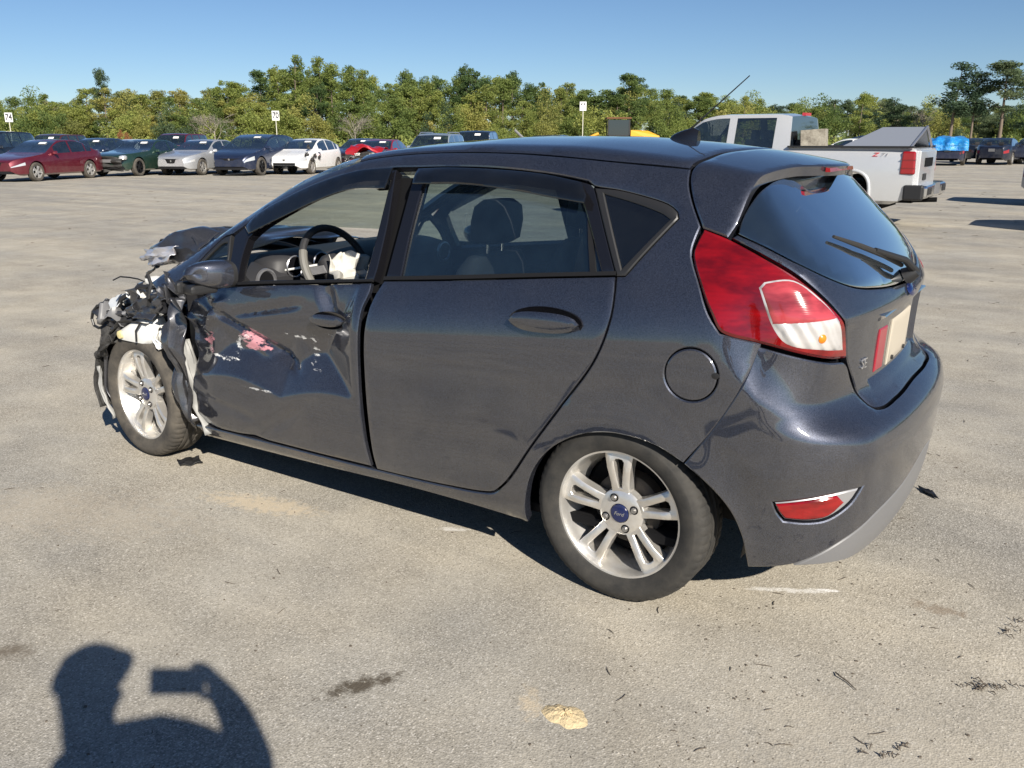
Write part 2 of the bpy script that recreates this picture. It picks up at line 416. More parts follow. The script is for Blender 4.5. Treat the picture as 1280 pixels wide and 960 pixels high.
# ---- rear door
rdL = empty('rear_door', parent=car); rdR = empty('rear_door', parent=car)
rear_door = [(-.978, .966), (-.687, .993), (-.303, 1.033), (-.052, 1.058), (-.04, .998), (-.038, .945), (-.057, .86), (-.099, .774), (-.195, .64), (-.313, .472), (-.382, .37), (-.432, .31), (-.479, .277), (-.667, .258), (-.855, .250), (-1.010, .247), (-1.022, .334), (-1.03, .525), (-1.03, .738), (-1.02, .849), (-1.0, .923)]
both('door_skin', rear_door, fS, M['paint'], rdL, rdR, step=.022, gap=.0025, sharp=45, roll=.003, drop=.0015)
rframe = [(-.976, 1.357), (-.81, 1.363), (-.619, 1.361), (-.406, 1.349), (-.235, 1.327), (-.205, 1.312), (-.131, 1.193), (-.054, 1.066), (-.30, 1.040), (-.69, 1.000), (-.979, .972), (-.975, 1.134)]
rglass = [(-.915, 1.322), (-.81, 1.328), (-.619, 1.327), (-.406, 1.314), (-.262, 1.297), (-.215, 1.24), (-.105, 1.066), (-.30, 1.050), (-.69, 1.012), (-.905, .992), (-.912, 1.13)]
both('window_frame', rframe, fS, M['black_gloss'], rdL, rdR, holes=[rglass], step=.022, gap=.002, off=-.003, depth=.03)
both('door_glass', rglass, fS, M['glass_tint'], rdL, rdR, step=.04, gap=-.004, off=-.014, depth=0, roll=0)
visor_r = [(-.950, 1.350), (-.807, 1.357), (-.616, 1.355), (-.404, 1.344), (-.25, 1.322), (-.207, 1.275), (-.206, 1.252), (-.281, 1.260), (-.485, 1.283), (-.703, 1.296), (-.938, 1.291)]
def vis(uv, P): return .012 + .020 * sstep(0, .06, 1.362 - uv[:, 1] - .28 * np.maximum(uv[:, 0] + .55, 0) ** 2)
both('wind_deflector', visor_r, fS, M['visor'], rdL, rdR, step=.02, gap=0, depth=.004, disp=vis)
belt_r = [(-.982, .968), (-.69, .9955), (-.30, 1.036), (-.053, 1.0605), (-.052, 1.0665), (-.053, 1.072), (-.30, 1.048), (-.69, 1.008), (-.982, .980)]
both('belt_moulding', belt_r, fS, M['black_soft'], rdL, rdR, step=.03, gap=0, roll=0, off=.002, depth=.01, sharp=25)
div = [(-.125, 1.062), (-.146, 1.062), (-.178, 1.15), (-.212, 1.25), (-.200, 1.25)]
both('glass_divider', div, fS, M['black_soft'], rdL, rdR, step=.03, gap=0, roll=0, off=-.008, depth=.01, smooth=False)
# quarter window behind the rear door
qglass = [(-.160, 1.292), (-.05, 1.270), (.052, 1.242), (.078, 1.229), (.018, 1.153), (-.037, 1.083)]
qtL, qtR = both('quarter_window_trim', QOUT[:-1] + [(-.203, 1.311)], fS, M['black_plastic'], car, car, holes=[qglass], step=.02, gap=.0015, off=.001, depth=.02)
both('quarter_glass', qglass, fS, M['glass_dark'], qtL, qtR, step=.03, gap=-.004, off=-.006, depth=0, roll=0)
# ---- front door, caved in
def dent(uv, P):
    x, z = uv[:, 0], uv[:, 1]
    zl = .455 + .055 * np.abs(np.sin((x + 1.50) * 5.2)) + .03 * (x + 1.5)
    w1 = .006 * np.sin(x * 23 + z * 9) + .004 * np.sin(x * 41 - z * 17)
    a = [(.915 - z + .10 * (x + 1.5)) * .26, (z - zl) * .50, (-1.09 - x) * .34, (x + 2.16) * .55, .062 + .04 * (x + 1.6) + w1, .055 + .30 * (.70 - z) + .12 * (x + 2.0)]
    d = a[0]
    for b in a[1:]: d = -smax(-d, -b, .0035)
    d = np.maximum(d, 0)
    # fold above the handle, fold behind the mirror, buckled lower front
    q = (x + 1.255) + .35 * (z - .86); d = d + .030 * np.clip(1 - np.abs(q) / .055, 0, 1) * sstep(.76, .85, z) * sstep(.955, .90, z)
    q = (x + 1.93) * .8 - (z - .76) * .6; d = d - .022 * np.clip(1 - np.abs(q) / .035, 0, 1) * sstep(.62, .70, z) * sstep(.84, .80, z)
    q = (z - .33) - .55 * (x + 1.55); d = d + .008 * np.clip(1 - np.abs(q) / .05, 0, 1) * sstep(-1.35, -1.5, x) * sstep(-1.98, -1.85, x)
    q = (z - .36) + .12 * (x + 1.9); d = d + .006 * np.clip(1 - np.abs(q) / .03, 0, 1) * sstep(-1.6, -1.75, x)
    # long sharp crease running back from the mirror, and small buckles along the leading edge
    q = (z - .70) + .42 * (x + 1.75); d = d + .020 * np.clip(1 - np.abs(q) / .030, 0, 1) * sstep(-2.02, -1.90, x) * sstep(-1.40, -1.52, x)
    q = (z - .80) - .20 * (x + 1.65); d = d + .012 * np.clip(1 - np.abs(q) / .022, 0, 1) * sstep(-1.85, -1.75, x) * sstep(-1.36, -1.48, x)
    d = d + .010 * np.abs(np.sin(z * 31 + x * 9)) * sstep(-1.92, -2.06, x)
    return -(d * 1.2 + .012 * sstep(-1.9, -2.1, x))
def scuffed(base):
    m = base.copy(); m.name = 'scuffed_charcoal_paint'; t = NT(m); t.b = m.node_tree.nodes['Principled BSDF']
    col = t.b.inputs['Base Color'].links[0].from_socket; tot = None
    sep = t.n('SeparateXYZ'); t.l(t.pos(), sep.inputs[0])
    for (x, z, rx, rz, c, sc, th) in [(-1.985, .625, .065, .045, (.50, .22, .25), 22, .44), (-1.975, .585, .04, .022, (.55, .33, .35), 26, .44), (-1.73, .655, .095, .042, (.52, .24, .27), 20, .42), (-1.66, .630, .07, .026, (.50, .22, .25), 24, .44), (-1.80, .618, .045, .055, (.66, .66, .65), 44, .50), (-1.77, .665, .05, .02, (.62, .55, .54), 30, .46),
                                  (-1.36, .66, .035, .12, (.62, .62, .61), 60, .56), (-1.42, .705, .12, .016, (.58, .58, .57), 60, .54), (-1.80, .80, .12, .12, (.5, .5, .48), 120, .67), (-1.50, .80, .1, .07, (.55, .55, .53), 110, .67), (-1.86, .565, .12, .012, (.70, .70, .69), 50, .47), (-1.33, .585, .05, .012, (.62, .62, .62), 60, .54), (-2.03, .725, .14, .006, (.6, .6, .6), 60, .46), (-1.62, .47, .16, .008, (.45, .45, .45), 60, .50), (-1.25, .73, .06, .02, (.5, .5, .5), 80, .58)]:
        dx = t.math('MULTIPLY', t.math('ADD', sep.outputs[0], -x), 1 / rx); dz = t.math('MULTIPLY', t.math('ADD', sep.outputs[2], -z), 1 / rz)
        r = t.math('SQRT', t.math('ADD', t.math('MULTIPLY', dx, dx), t.math('MULTIPLY', dz, dz)))
        mp = t.n('Mapping', Scale=(.45, 1, 1.25)); t.l(t.pos(), mp.inputs[0])
        n = t.noise(sc, 5, .75, mp.outputs[0])
        v = t.math('SUBTRACT', n, t.math('MULTIPLY', t.math('MULTIPLY', r, r), .22))
        k = t.ramp(v, [(th - .04, (0, 0, 0)), (th + .02, (1, 1, 1))])
        col = t.mix(k, col, c); tot = k if tot is None else t.math('MAXIMUM', tot, k)
    t.l(col, t.b.inputs['Base Color'])
    for s, (bse, tgt) in {'Metallic': (.66, 0), 'Coat Weight': (1., .1)}.items():
        t.l(t.math('MULTIPLY', t.math('SUBTRACT', 1., tot), bse), t.b.inputs[s])
    return m
M['scuffed'] = scuffed(M['paint'])
fdL = empty('front_door', parent=car); fdR = empty('front_door', parent=car)
tag(fdL, 'caved-in front door with pink and white paint scuffs')
front_door = [(-1.862, .868), (-1.80, .876), (-1.616, .897), (-1.3, .929), (-1.036, .956), (-1.034, .92), (-1.052, .858), (-1.058, .736), (-1.059, .521), (-1.052, .363), (-1.034, .251), (-1.313, .246), (-1.643, .243), (-2.062, .233), (-2.083, .349), (-2.092, .513), (-2.101, .655), (-2.125, .745), (-2.10, .80), (-2.0, .835)]
panel('door_skin', front_door, fS, M['scuffed'], fdL, step=.0135, gap=.003, sharp=45, disp=dent, sh=50)
n_, m2_, mm_ = panel('door_skin', front_door, fS, M['paint'], fdL, step=.025, gap=.003, sharp=45, mirror=True)[1]
bpy.data.objects.remove(bpy.data.objects['door_skin.003'] if 'door_skin.003' in bpy.data.objects else fdL.children[-1])
obj('door_skin', m2_, fdR, mm_)
fframe = [(-1.070, 1.354), (-1.262, 1.338), (-1.47, 1.286), (-1.767, 1.163), (-1.905, 1.068), (-1.880, .98), (-1.868, .878), (-1.80, .882), (-1.616, .903), (-1.3, .935), (-1.032, .962), (-1.028, 1.02), (-1.036, 1.173)]
fopen = [(-1.085, 1.312), (-1.262, 1.298), (-1.45, 1.250), (-1.62, 1.178), (-1.75, 1.11), (-1.805, 1.062), (-1.806, .99), (-1.792, .894), (-1.616, .915), (-1.3, .946), (-1.078, .968), (-1.075, 1.12)]
both('window_frame', fframe, fS, M['black_gloss'], fdL, fdR, holes=[fopen], step=.022, gap=.002, off=-.002, depth=.035)
visor_f = [(-1.075, 1.350), (-1.262, 1.334), (-1.47, 1.282), (-1.65, 1.213), (-1.78, 1.150), (-1.83, 1.10), (-1.79, 1.075), (-1.72, 1.105), (-1.585, 1.160), (-1.419, 1.225), (-1.259, 1.268), (-1.085, 1.276)]
both('wind_deflector', visor_f, fS, M['visor'], fdL, fdR, step=.02, gap=0, depth=.004, disp=lambda uv, P: 0 * uv[:, 0] + .016)
belt_f = [(-1.868, .866), (-1.80, .878), (-1.616, .899), (-1.3, .931), (-1.036, .958), (-1.036, .966), (-1.3, .9405), (-1.616, .909), (-1.80, .888), (-1.868, .876)]
both('belt_moulding', belt_f, fS, M['black_soft'], fdL, fdR, step=.03, gap=0, roll=0, off=.003, depth=.012, smooth=False)
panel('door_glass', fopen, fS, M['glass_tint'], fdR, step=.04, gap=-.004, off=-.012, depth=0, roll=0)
_g = [c for c in fdR.children if c.name.startswith('door_glass')][0]
for v in _g.data.vertices: v.co.y = -v.co.y
# door handles
def handle(x, z, w, parents, d=None):
    for s, par in ((-1, parents[0]), (1, parents[1])):
        P, N = fS(np.array([(x, z)])); P = P[0]; dep = (d if s < 0 and d else 0)
        cup = MB(); cup.lathe([(0, .010), (.5, .006), (.85, .002), (1.0, -.002), (1.0, .006)], 36, 'Y')
        V = [(P[0] + v[0] * w / 2 , -s * 0 + s * (-P[1] + .0015 - v[1] * .9 - dep), P[2] + v[2] * w * .185 + v[0] * .004) for v in cup.V]
        part('handle_cup', V, cup.F, M['black_gloss'], par)
        V = []; Fc = []; n = 20; m = 8
        for i in range(n + 1):
            t = i / n * 2 - 1; hw = w * .118 * math.sqrt(max(0, 1 - abs(t) ** 2.6)) + .001
            for k in range(m):
                a = 2 * math.pi * k / m
                V.append((P[0] + t * w * .47, s * (-P[1] + .016 + .010 * (1 - t * t) - dep + .008 * math.cos(a)), P[2] + t * .004 + .003 + hw * math.sin(a)))
        for i in range(n):
            for k in range(m): Fc.append((i * m + k, i * m + (k + 1) % m, (i + 1) * m + (k + 1) % m, (i + 1) * m + k))
        Fc += [tuple(range(m)), tuple(range(n * m, n * m + m))]
        part('door_handle', V, Fc, M['paint'], par)
handle(-.262, .903, .27, (rdL, rdR)); handle(-1.232, .797, .185, (fdL, fdR), .028)
# ---- front quarter glass and pillar trim
fq = [(-2.168, .862), (-1.982, 1.047), (-1.925, 1.07), (-1.888, .98), (-1.876, .880)]
fqi = [(-2.125, .876), (-1.975, 1.025), (-1.935, 1.035), (-1.905, .975), (-1.897, .893)]
ftL, ftR = both('front_quarter_trim', fq, fS, M['black_plastic'], car, car, holes=[fqi], step=.02, gap=.002, depth=.02)
both('front_quarter_glass', fqi, fS, M['glass_clear'], ftL, ftR, step=.03, gap=-.004, off=-.008, depth=0, roll=0)
# ---- roof and windscreen
seam = [(-1.30, 1.376), (-1.254, 1.386), (-1.01, 1.410), (-.765, 1.417), (-.546, 1.415), (-.337, 1.405), (-.153, 1.392), (.088, 1.375)]
sy = -chart('S', seam)[:, 1]
left = [(a[0], -b) for a, b in zip(seam, sy)]
roof = [(-1.345, -.40), (-1.375, -.2), (-1.385, 0), (-1.375, .2), (-1.345, .40)] + [(a, -b) for a, b in left] + [(.088, .45), (.084, .33), (.098, .16), (.104, 0), (.098, -.16), (.084, -.33), (.088, -.45)] + left[::-1]
roofo = panel('roof', roof, fT, M['paint'], car, step=.03, gap=.002, roll=.006, drop=.004, depth=.012, sharp=50)
ws = [(-1.395, 0), (-1.385, .2), (-1.355, .40), (-1.325, .545), (-1.5, .585), (-1.7, .625), (-1.9, .655), (-2.08, .675), (-2.22, .665), (-2.27, .40), (-2.29, 0)]
ws = ws + [(a, -b) for a, b in ws[::-1] if b]
wsp = panel('windscreen', ws, fT, M['glass_clear'], car, step=.05, gap=.002, off=-.004, depth=0, roll=0, sharp=50)
# ---- hatch: spoiler, rear window, lower skin
hatch = empty('hatch', parent=car)
TE = [(.405, 0), (.402, .15), (.388, .28), (.362, .42), (.335, .55), (.312, .75), (.298, .95), (.285, 1.12), (.268, 1.185)]
ang = lambda y, z: math.atan2(y, z - .9)
sp = TE + [(.186, ang(.695, 1.208)), (.140, ang(.655, 1.274)), (.110, ang(.62, 1.331)), (.098, ang(.579, 1.372)), (.104, ang(.5, 1.397)), (.096, ang(.33, 1.416)), (.108, ang(.16, 1.423)), (.114, 0)]
sp = sp + [(a, -b) for a, b in sp[::-1] if abs(b) > 1e-6]
spo = panel('spoiler', sp, fA, M['paint'], hatch, step=.022, gap=.0015, roll=.006, drop=.004, depth=.030, sharp=40)
GLOW = [(1.175, 1.198), (1.09, 1.172), (.973, 1.127), (.825, 1.075), (.683, 1.040), (.48, 1.020), (.252, 1.008), (0, 1.004)]
GTOP = [(1.165, 1.228), (1.13, 1.275), (1.06, 1.318), (.9, 1.345), (.5, 1.358), (0, 1.362)]
gl = GLOW[::-1] + GTOP
gl = gl[:-1] + [(0, 1.362)] + [(-a, b) for a, b in gl[::-1] if a > 1e-6]
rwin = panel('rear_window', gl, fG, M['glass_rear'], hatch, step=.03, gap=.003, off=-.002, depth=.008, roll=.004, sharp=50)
gi = [(0, 1.05), (.252, 1.056), (.45, 1.070), (.62, 1.092), (.74, 1.125), (.84, 1.17), (.88, 1.22), (.84, 1.275), (.65, 1.302), (.25, 1.313), (0, 1.315)]
gi = gi + [(-a, b) for a, b in gi[::-1] if a > 1e-6]
panel('window_border', gl, fG, M['black_soft'], hatch, holes=[gi], step=.03, gap=.006, off=-.006, depth=0, roll=0, sharp=50)
low = [(0, 1.001)] + GLOW[::-1][1:] + [(1.20, 1.186), (1.088, 1.147), (.959, 1.085), (.812, .972), (.775, .90), (.750, .838), (.696, .777), (.623, .70), (.573, .673), (.365, .670), (0, .674)]
low = low + [(-a, b) for a, b in low[::-1] if abs(a) > 1e-6]
panel('hatch_skin', low, fR, M['paint'], hatch, step=.014, gap=.003, roll=.004, depth=.02, sharp=42)
# ---- bumper
def th(x, z): y = -chart('S', [(x, z)])[0, 1]; return (math.atan2(y, x), z)
bl = [(0, .6735), (.365, .6695), (.571, .6725), (.625, .699), (.702, .771), (.752, .828), (.843, .846), (1.034, .886), (1.098, .899), (1.100, .885), (1.131, .806), (1.218, .655)] + [th(*q) for q in [(.225, .530), (.306, .468), (.364, .397), (.397, .321), (.411, .25), (.415, .208)]] + [(1.048, .214), (.94, .240), (.846, .285), (.778, .318), (.70, .345), (.599, .367), (.359, .39), (0, .43)]
bl = bl + [(-a, b) for a, b in bl[::-1] if abs(a) > 1e-6]
refl = [(1.018, .443), (.92, .462), (.806, .479), (.735, .482), (.77, .439), (.843, .397), (.905, .387), (.981, .389), (1.004, .414)]
refr = [(-a, b) for a, b in refl]
bumper = panel('rear_bumper', bl, fR, M['paint'], car, holes=[refl, refr], step=.016, gap=.0025, depth=.02, sharp=42)
dl = [(0, .422), (.359, .384), (.599, .361), (.70, .339), (.778, .312), (.846, .279), (.93, .236), (.80, .235), (.6, .222), (.3, .21), (0, .205)]
dl = dl + [(-a, b) for a, b in dl[::-1] if abs(a) > 1e-6]
panel('diffuser', dl, fR, M['grey_plastic'], bumper, step=.03, gap=.0, off=-.004, depth=.03, sharp=42)
def red_lens(name, base, sc=220.):
    m = mat(name, base, .12, 0, 1.0); t = NT(m); w = t.n('TexWave', Scale=sc / 6, Distortion=0.); w.bands_direction = 'Z'; t.l(t.pos(), w.inputs['Vector'])
    t.bump(w.outputs['Fac'], .05, .002)
    d = tuple(c * .95 for c in base); cc = t.mix(t.ramp(w.outputs['Fac'], [(.25, (0, 0, 0)), (.8, (1, 1, 1))]), d, base)
    mp = t.n('Mapping', Scale=(9, 9, 26)); t.l(t.pos(), mp.inputs[0]); cc = t.mix(1., cc, t.ramp(t.noise(1., 3, .6, mp.outputs[0]), [(.36, (.55, .5, .5)), (.6, (1.15, 1.1, 1.1))]), 'MULTIPLY')
    t.l(cc, t.b.inputs['Base Color']); return m
M['red_lens'] = red_lens('red_lens', (.20, .002, .003), 150.); M['red_refl'] = red_lens('red_reflector', (.24, .003, .004), 700.)
M['pink_lens_glare'] = red_lens('pink_lens_glare', (.38, .05, .06), 420.)
M['clear_lens'] = mat('clear_lens', (.66, .64, .63), .18, .35, 1.0)
_t = NT(M['clear_lens']); _v = _t.n('TexWave', Scale=11., Distortion=2.); _v.bands_direction = 'DIAGONAL'; _t.l(_t.pos(), _v.inputs['Vector']); _t.bump(_v.outputs['Fac'], .6, .008)
refsplit = [(1.018, .443), (.92, .462), (.825, .476), (.79, .445), (.845, .402), (.905, .391), (.981, .392), (1.004, .414)]
for s in (1, -1):
    q = panel('reflector_surround', [(a * s, b) for a, b in refl], fR, M['satin'], bumper, step=.02, gap=.003, off=-.006, depth=.01)
    panel('reflector', [(a * s, b) for a, b in refsplit], fR, M['red_refl'], bumper, step=.02, gap=.006, off=.002, depth=.01)
# ---- tail lights
tail = [(1.302, 1.207), (1.196, 1.181), (1.086, 1.139), (.959, 1.077), (.812, .964), (.775, .89), (.760, .845), (.843, .855), (1.034, .895), (1.106, .908), (1.213, .932), (1.248, .978), (1.291, 1.048), (1.334, 1.134), (1.323, 1.174)]
tin = [(1.292, 1.19), (1.196, 1.168), (1.086, 1.127), (.962, 1.064), (.828, .958), (.79, .89), (.785, .862), (.843, .868), (1.034, .908), (1.106, .921), (1.20, .944), (1.233, .985), (1.275, 1.052), (1.318, 1.134), (1.31, 1.168)]
tw = [(1.099, 1.058), (1.083, 1.073), (.993, 1.078), (.90, 1.022), (.835, .955), (.80, .878), (.90, .892), (1.012, .911), (1.055, .958)]
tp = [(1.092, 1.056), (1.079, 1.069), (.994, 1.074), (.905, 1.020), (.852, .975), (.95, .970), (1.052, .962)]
for s in (1, -1):
    tl = panel('tail_light', [(a * s, b) for a, b in tail], fR, M['red_lens'], car, step=.016, gap=.002, roll=.008, drop=.007, off=.006, depth=.03, sharp=60)
    panel('reversing_lens', [(a * s, b) for a, b in tw], fR, M['clear_lens'], tl, step=.016, gap=.0, roll=.006, drop=.003, off=.009, depth=.006, sharp=60)
    panel('pink_lens_glare', [(a * s, b) for a, b in tp], fR, M['pink_lens_glare'], tl, step=.016, gap=.0, roll=.006, drop=.003, off=.0115, depth=.004, sharp=60)  # upper part of the lens, bright glare painted in as pink
    Pb = chart('R', [(.905 * s, .925)])[0]; nb = grad(Pb[None])[0]
    o = MB().lathe([(0, .005), (.008, .004), (.013, 0)], 16, 'Z').build('indicator_bulb', M['orange'], tl); o.location = Pb + nb * .010; o.rotation_euler = Vector(nb).to_track_quat('Z', 'Y').to_euler()
# ---- dark structure behind the gaps
innerS = [(-2.08, .22), (-1.2, .215), (-.45, .25), (-.42, .31), (-.40, .60), (-.16, .70), (.20, .69), (.40, .72), (.40, .90), (.22, 1.02), (0, 1.02), (-.1, 1.03), (-.9, .95), (-1.8, .86), (-2.08, .80)]
both('inner_panel', innerS, fS, M['dark_in'], car, car, step=.05, gap=0, roll=0, off=-.16, depth=0, smooth=False)  # black backing sheet: shade of the panel gaps put into its colour
bp_ = [(-1.085, .93), (-.955, .94), (-.955, 1.345), (-1.09, 1.34)]
both('pillar_trim', bp_, fS, M['dark_in'], car, car, step=.05, gap=0, roll=0, off=-.045, depth=0, smooth=False)
cp_ = [(-.22, 1.05), (-.10, 1.04), (.02, 1.13), (.10, 1.23), (.15, 1.19), (.23, 1.20), (.21, 1.30), (.15, 1.372), (-.3, 1.385), (-.9, 1.395), (-1.3, 1.36), (-1.3, 1.345), (-.9, 1.368), (-.42, 1.358), (-.22, 1.33)]
innR = [(0, .66)] + [(.5, .66), (.7, .75), (.80, .85), (1.05, .86), (1.25, .90), (1.25, .96), (1.28, 1.05), (1.31, 1.15), (1.28, 1.2), (1.15, 1.17), (.95, 1.09), (.83, 1.06), (.68, 1.025), (.25, .995), (0, .99)]
innR = innR + [(-a, b) for a, b in innR[::-1] if abs(a) > 1e-6]
panel('hatch_inner', innR, fR, M['dark_in'], car, step=.05, gap=0, roll=0, off=-.03, depth=0, smooth=False)  # black sheet behind hatch and lamp gaps, coloured to read as shade
# ---------------------------------------------------------------- wheels, wells, interior
M['tyre'] = mat('tyre', (.032, .030, .028), .8)
_t = NT(M['tyre']); _n = _t.noise(14, 5, .7); _t.l(_t.ramp(_n, [(.3, (.018, .018, .018)), (.7, (.050, .046, .040))]), _t.b.inputs['Base Color']); _t.bump(_t.noise(180, 3), .25, .003)
M['tyre_dusty'] = mat('dusty_tyre', (.06, .054, .046), .9)
_t = NT(M['tyre_dusty']); _n = _t.noise(9, 6, .7); _t.l(_t.ramp(_n, [(.3, (.03, .028, .026)), (.7, (.12, .105, .085))]), _t.b.inputs['Base Color']); _t.bump(_t.noise(180, 3), .25, .003)
_t = NT(M['alloy']); _n = _t.noise(9, 5, .7); _t.l(_t.ramp(_n, [(.40, (.80, .79, .77)), (.80, (.60, .55, .47))]), _t.b.inputs['Base Color'])
M['blue_badge'] = mat('blue_badge', (.006, .014, .075), .25, 0, .8)
M['silver_badge'] = mat('silver_badge', (.75, .75, .76), .25, .9)
M['drum'] = mat('drum_iron', (.06, .052, .045), .7, .4)
M['rust'] = mat('rusty_steel', (.16, .075, .035), .8, .3)
def text_mesh(txt, size, depth=.001, shear=0., name='lettering', bold=0.):
    c = bpy.data.curves.new(name, 'FONT'); c.body = txt; c.size = size; c.extrude = depth; c.align_x = 'CENTER'; c.align_y = 'CENTER'; c.shear = shear; c.offset = bold
    o = bpy.data.objects.new(name, c); COL.objects.link(o); dg = bpy.context.evaluated_depsgraph_get()
    me = bpy.data.meshes.new_from_object(o.evaluated_get(dg)); bpy.data.objects.remove(o); me.materials.clear(); return me
def tyre_mesh(r=.30, w=.195, rb=.214, n=240):
    h = w / 2
    prof = [(rb - .006, -h * .60), (rb + .003, -h * .86), (rb + .024, -h * .99), (rb + (r - rb) * .5, -h * 1.0), (rb + (r - rb) * .62, -h * 1.0), (rb + (r - rb) * .66, -h * .985), (r - .026, -h * .965), (r - .022, -h * .945), (r - .012, -h * .88), (r - .004, -h * .76), (r, -h * .60),
            (r, -h * .36), (r - .008, -h * .34), (r - .008, -h * .27), (r, -h * .25), (r, -.012), (r - .008, -.009), (r - .008, .009), (r, .012), (r, h * .25), (r - .008, h * .27), (r - .008, h * .34), (r, h * .36), (r, h * .6), (r - .012, h * .88), (rb + (r - rb) * .5, h), (rb, h * .8), (rb - .006, h * .6)]
    V = []; Fc = []; m = len(prof)
    for i in range(n):
        a = 2 * math.pi * i / n
        for k, (rr, y) in enumerate(prof):
            if k in (8, 9, 10, 11, 22, 23, 24) and (i % 4) == 0: rr -= .003
            V.append((rr * math.cos(a), y, rr * math.sin(a)))
    for i in range(n):
        j = (i + 1) % n
        for k in range(m - 1): Fc.append((i * m + k, j * m + k, j * m + k + 1, i * m + k + 1))
    return mesh('tyre', V, Fc, True, 30)
TYRE = tyre_mesh()
RIM = MB().lathe([(.2185, -.066), (.2200, -.074), (.2160, -.0785), (.2090, -.0775), (.2050, -.068), (.2010, -.052), (.196, -.03), (.186, -.01), (.178, .04), (.19, .08), (.208, .09)], 72).build('x', None); RIMME = RIM.data; bpy.data.objects.remove(RIM)
spoke_out = [(.030, -.028), (.056, -.040), (.070, -.031), (.10, -.033), (.15, -.041), (.195, -.049), (.205, -.040), (.209, -.016), (.212, -.010), (.212, .010), (.209, .016), (.205, .040), (.195, .049), (.15, .041), (.10, .033), (.070, .031), (.056, .040), (.030, .028)]
spoke_slot = [(.084, -.0055), (.12, -.0105), (.160, -.0165), (.174, -.0180), (.182, -.012), (.184, 0), (.182, .012), (.174, .0180), (.160, .0165), (.12, .0105), (.084, .0055)]
def spoke_fn(uv):
    u, v = uv[:, 0], uv[:, 1]
    y = -.050 - .014 * sstep(.05, .16, u) + .005 * sstep(.17, .21, u) - .003 * np.clip(1 - np.abs(np.abs(v) - .020 - .10 * (u - .08)) / .010, 0, 1) * sstep(.07, .12, u)
    return np.stack([u, y, v], 1), np.tile([0., -1, 0], (len(u), 1))
_s = panel('x', spoke_out, spoke_fn, None, None, holes=[spoke_slot], step=.008, gap=0, roll=.0025, drop=.0025, depth=.034, smooth=False, sh=28); SPOKE = _s.data; bpy.data.objects.remove(_s)
HUB = MB().lathe([(.0, -.052), (.031, -.052), (.033, -.060), (.050, -.0585), (.068, -.0545), (.078, -.048), (.080, -.02)], 40).build('x', None); HUBME = HUB.data; bpy.data.objects.remove(HUB)
FORD = text_mesh('Ford', .024, .0006, .3)
def wheel(par, loc, rz=0, phase=90., name='wheel', tm='tyre', camber=0):
    w = empty(name, loc, parent=par); w.rotation_euler = (camber, 0, rz)
    obj('tyre', TYRE.copy(), w, M[tm]); obj('rim', RIMME.copy(), w, M['alloy'])
    for k in range(5):
        o = obj('spoke', SPOKE, w); o.rotation_euler = (0, -R(phase + 72 * k), 0)
    if not SPOKE.materials: SPOKE.materials.append(M['alloy'])
    obj('hub', HUBME.copy(), w, M['alloy'])
    for k in range(4):
        a = R(phase + 20 + 90 * k); MB().lathe([(0, -.069), (.007, -.069), (.0095, -.064), (.0095, -.0605), (.0100, -.0603)], 12, 'Y', (.054 * math.cos(a), 0, .054 * math.sin(a))).build('lug_nut', M['steel'], w); MB().lathe([(.0, -.0602), (.0145, -.0598)], 16, 'Y', (.054 * math.cos(a), 0, .054 * math.sin(a))).build('lug_recess_shade', M['dark_in'], w)  # flat black discs paint the shade of the lug nut recesses
    MB().lathe([(0, -.0665), (.022, -.0662), (.0295, -.0645), (.031, -.058)], 30).build('hub_cap', M['blue_badge'], w)
    t = obj('emblem', FORD.copy(), w, M['silver_badge']); t.rotation_euler = (R(90), 0, 0); t.location = (0, -.0672, 0); t.scale = (.75, .75, 1)
    MB().lathe([(0, -.01), (.10, -.01), (.118, -.004), (.12, .04), (.0, .05)], 40).build('brake_drum', M['drum'], w)
    MB().lathe([(.0, .045), (.17, .045), (.19, .07)], 32).build('backing_plate', M['dark_in'], w)
    return w
wheel(car, (0, -.737, .299), 0, 93, tm='tyre')
wheel(car, (-2.489, -.735, .299), R(-4), 100, tm='tyre_dusty', camber=R(-1))
wf = wheel(car, (0, .737, .299), R(180), 70); wheel(car, (-2.489, .735, .299), R(180), 30)
def well(xc, r=.375, z0=.16, rear=True):
    for s in (-1, 1):
        V = []; Fc = []; n = 24; a0 = math.asin((z0 - .30) / r)
        for i in range(n + 1):
            a = a0 + (math.pi - 2 * a0) * i / n
            for y in (.765, .76, .52): V.append((xc + (r + (.0 if y < .81 else -.012)) * math.cos(a), s * y, .30 + r * math.sin(a)))
        for i in range(n):
            for k in range(2): Fc.append((i * 3 + k, i * 3 + k + 1, i * 3 + 4 + k, i * 3 + 3 + k))
        c = len(V); V.append((xc, s * .52, .25)); Fc += [(i * 3 + 2, c, i * 3 + 5) for i in range(n)]
        part('wheel_well', V, Fc, M['black_soft'], car)
    return
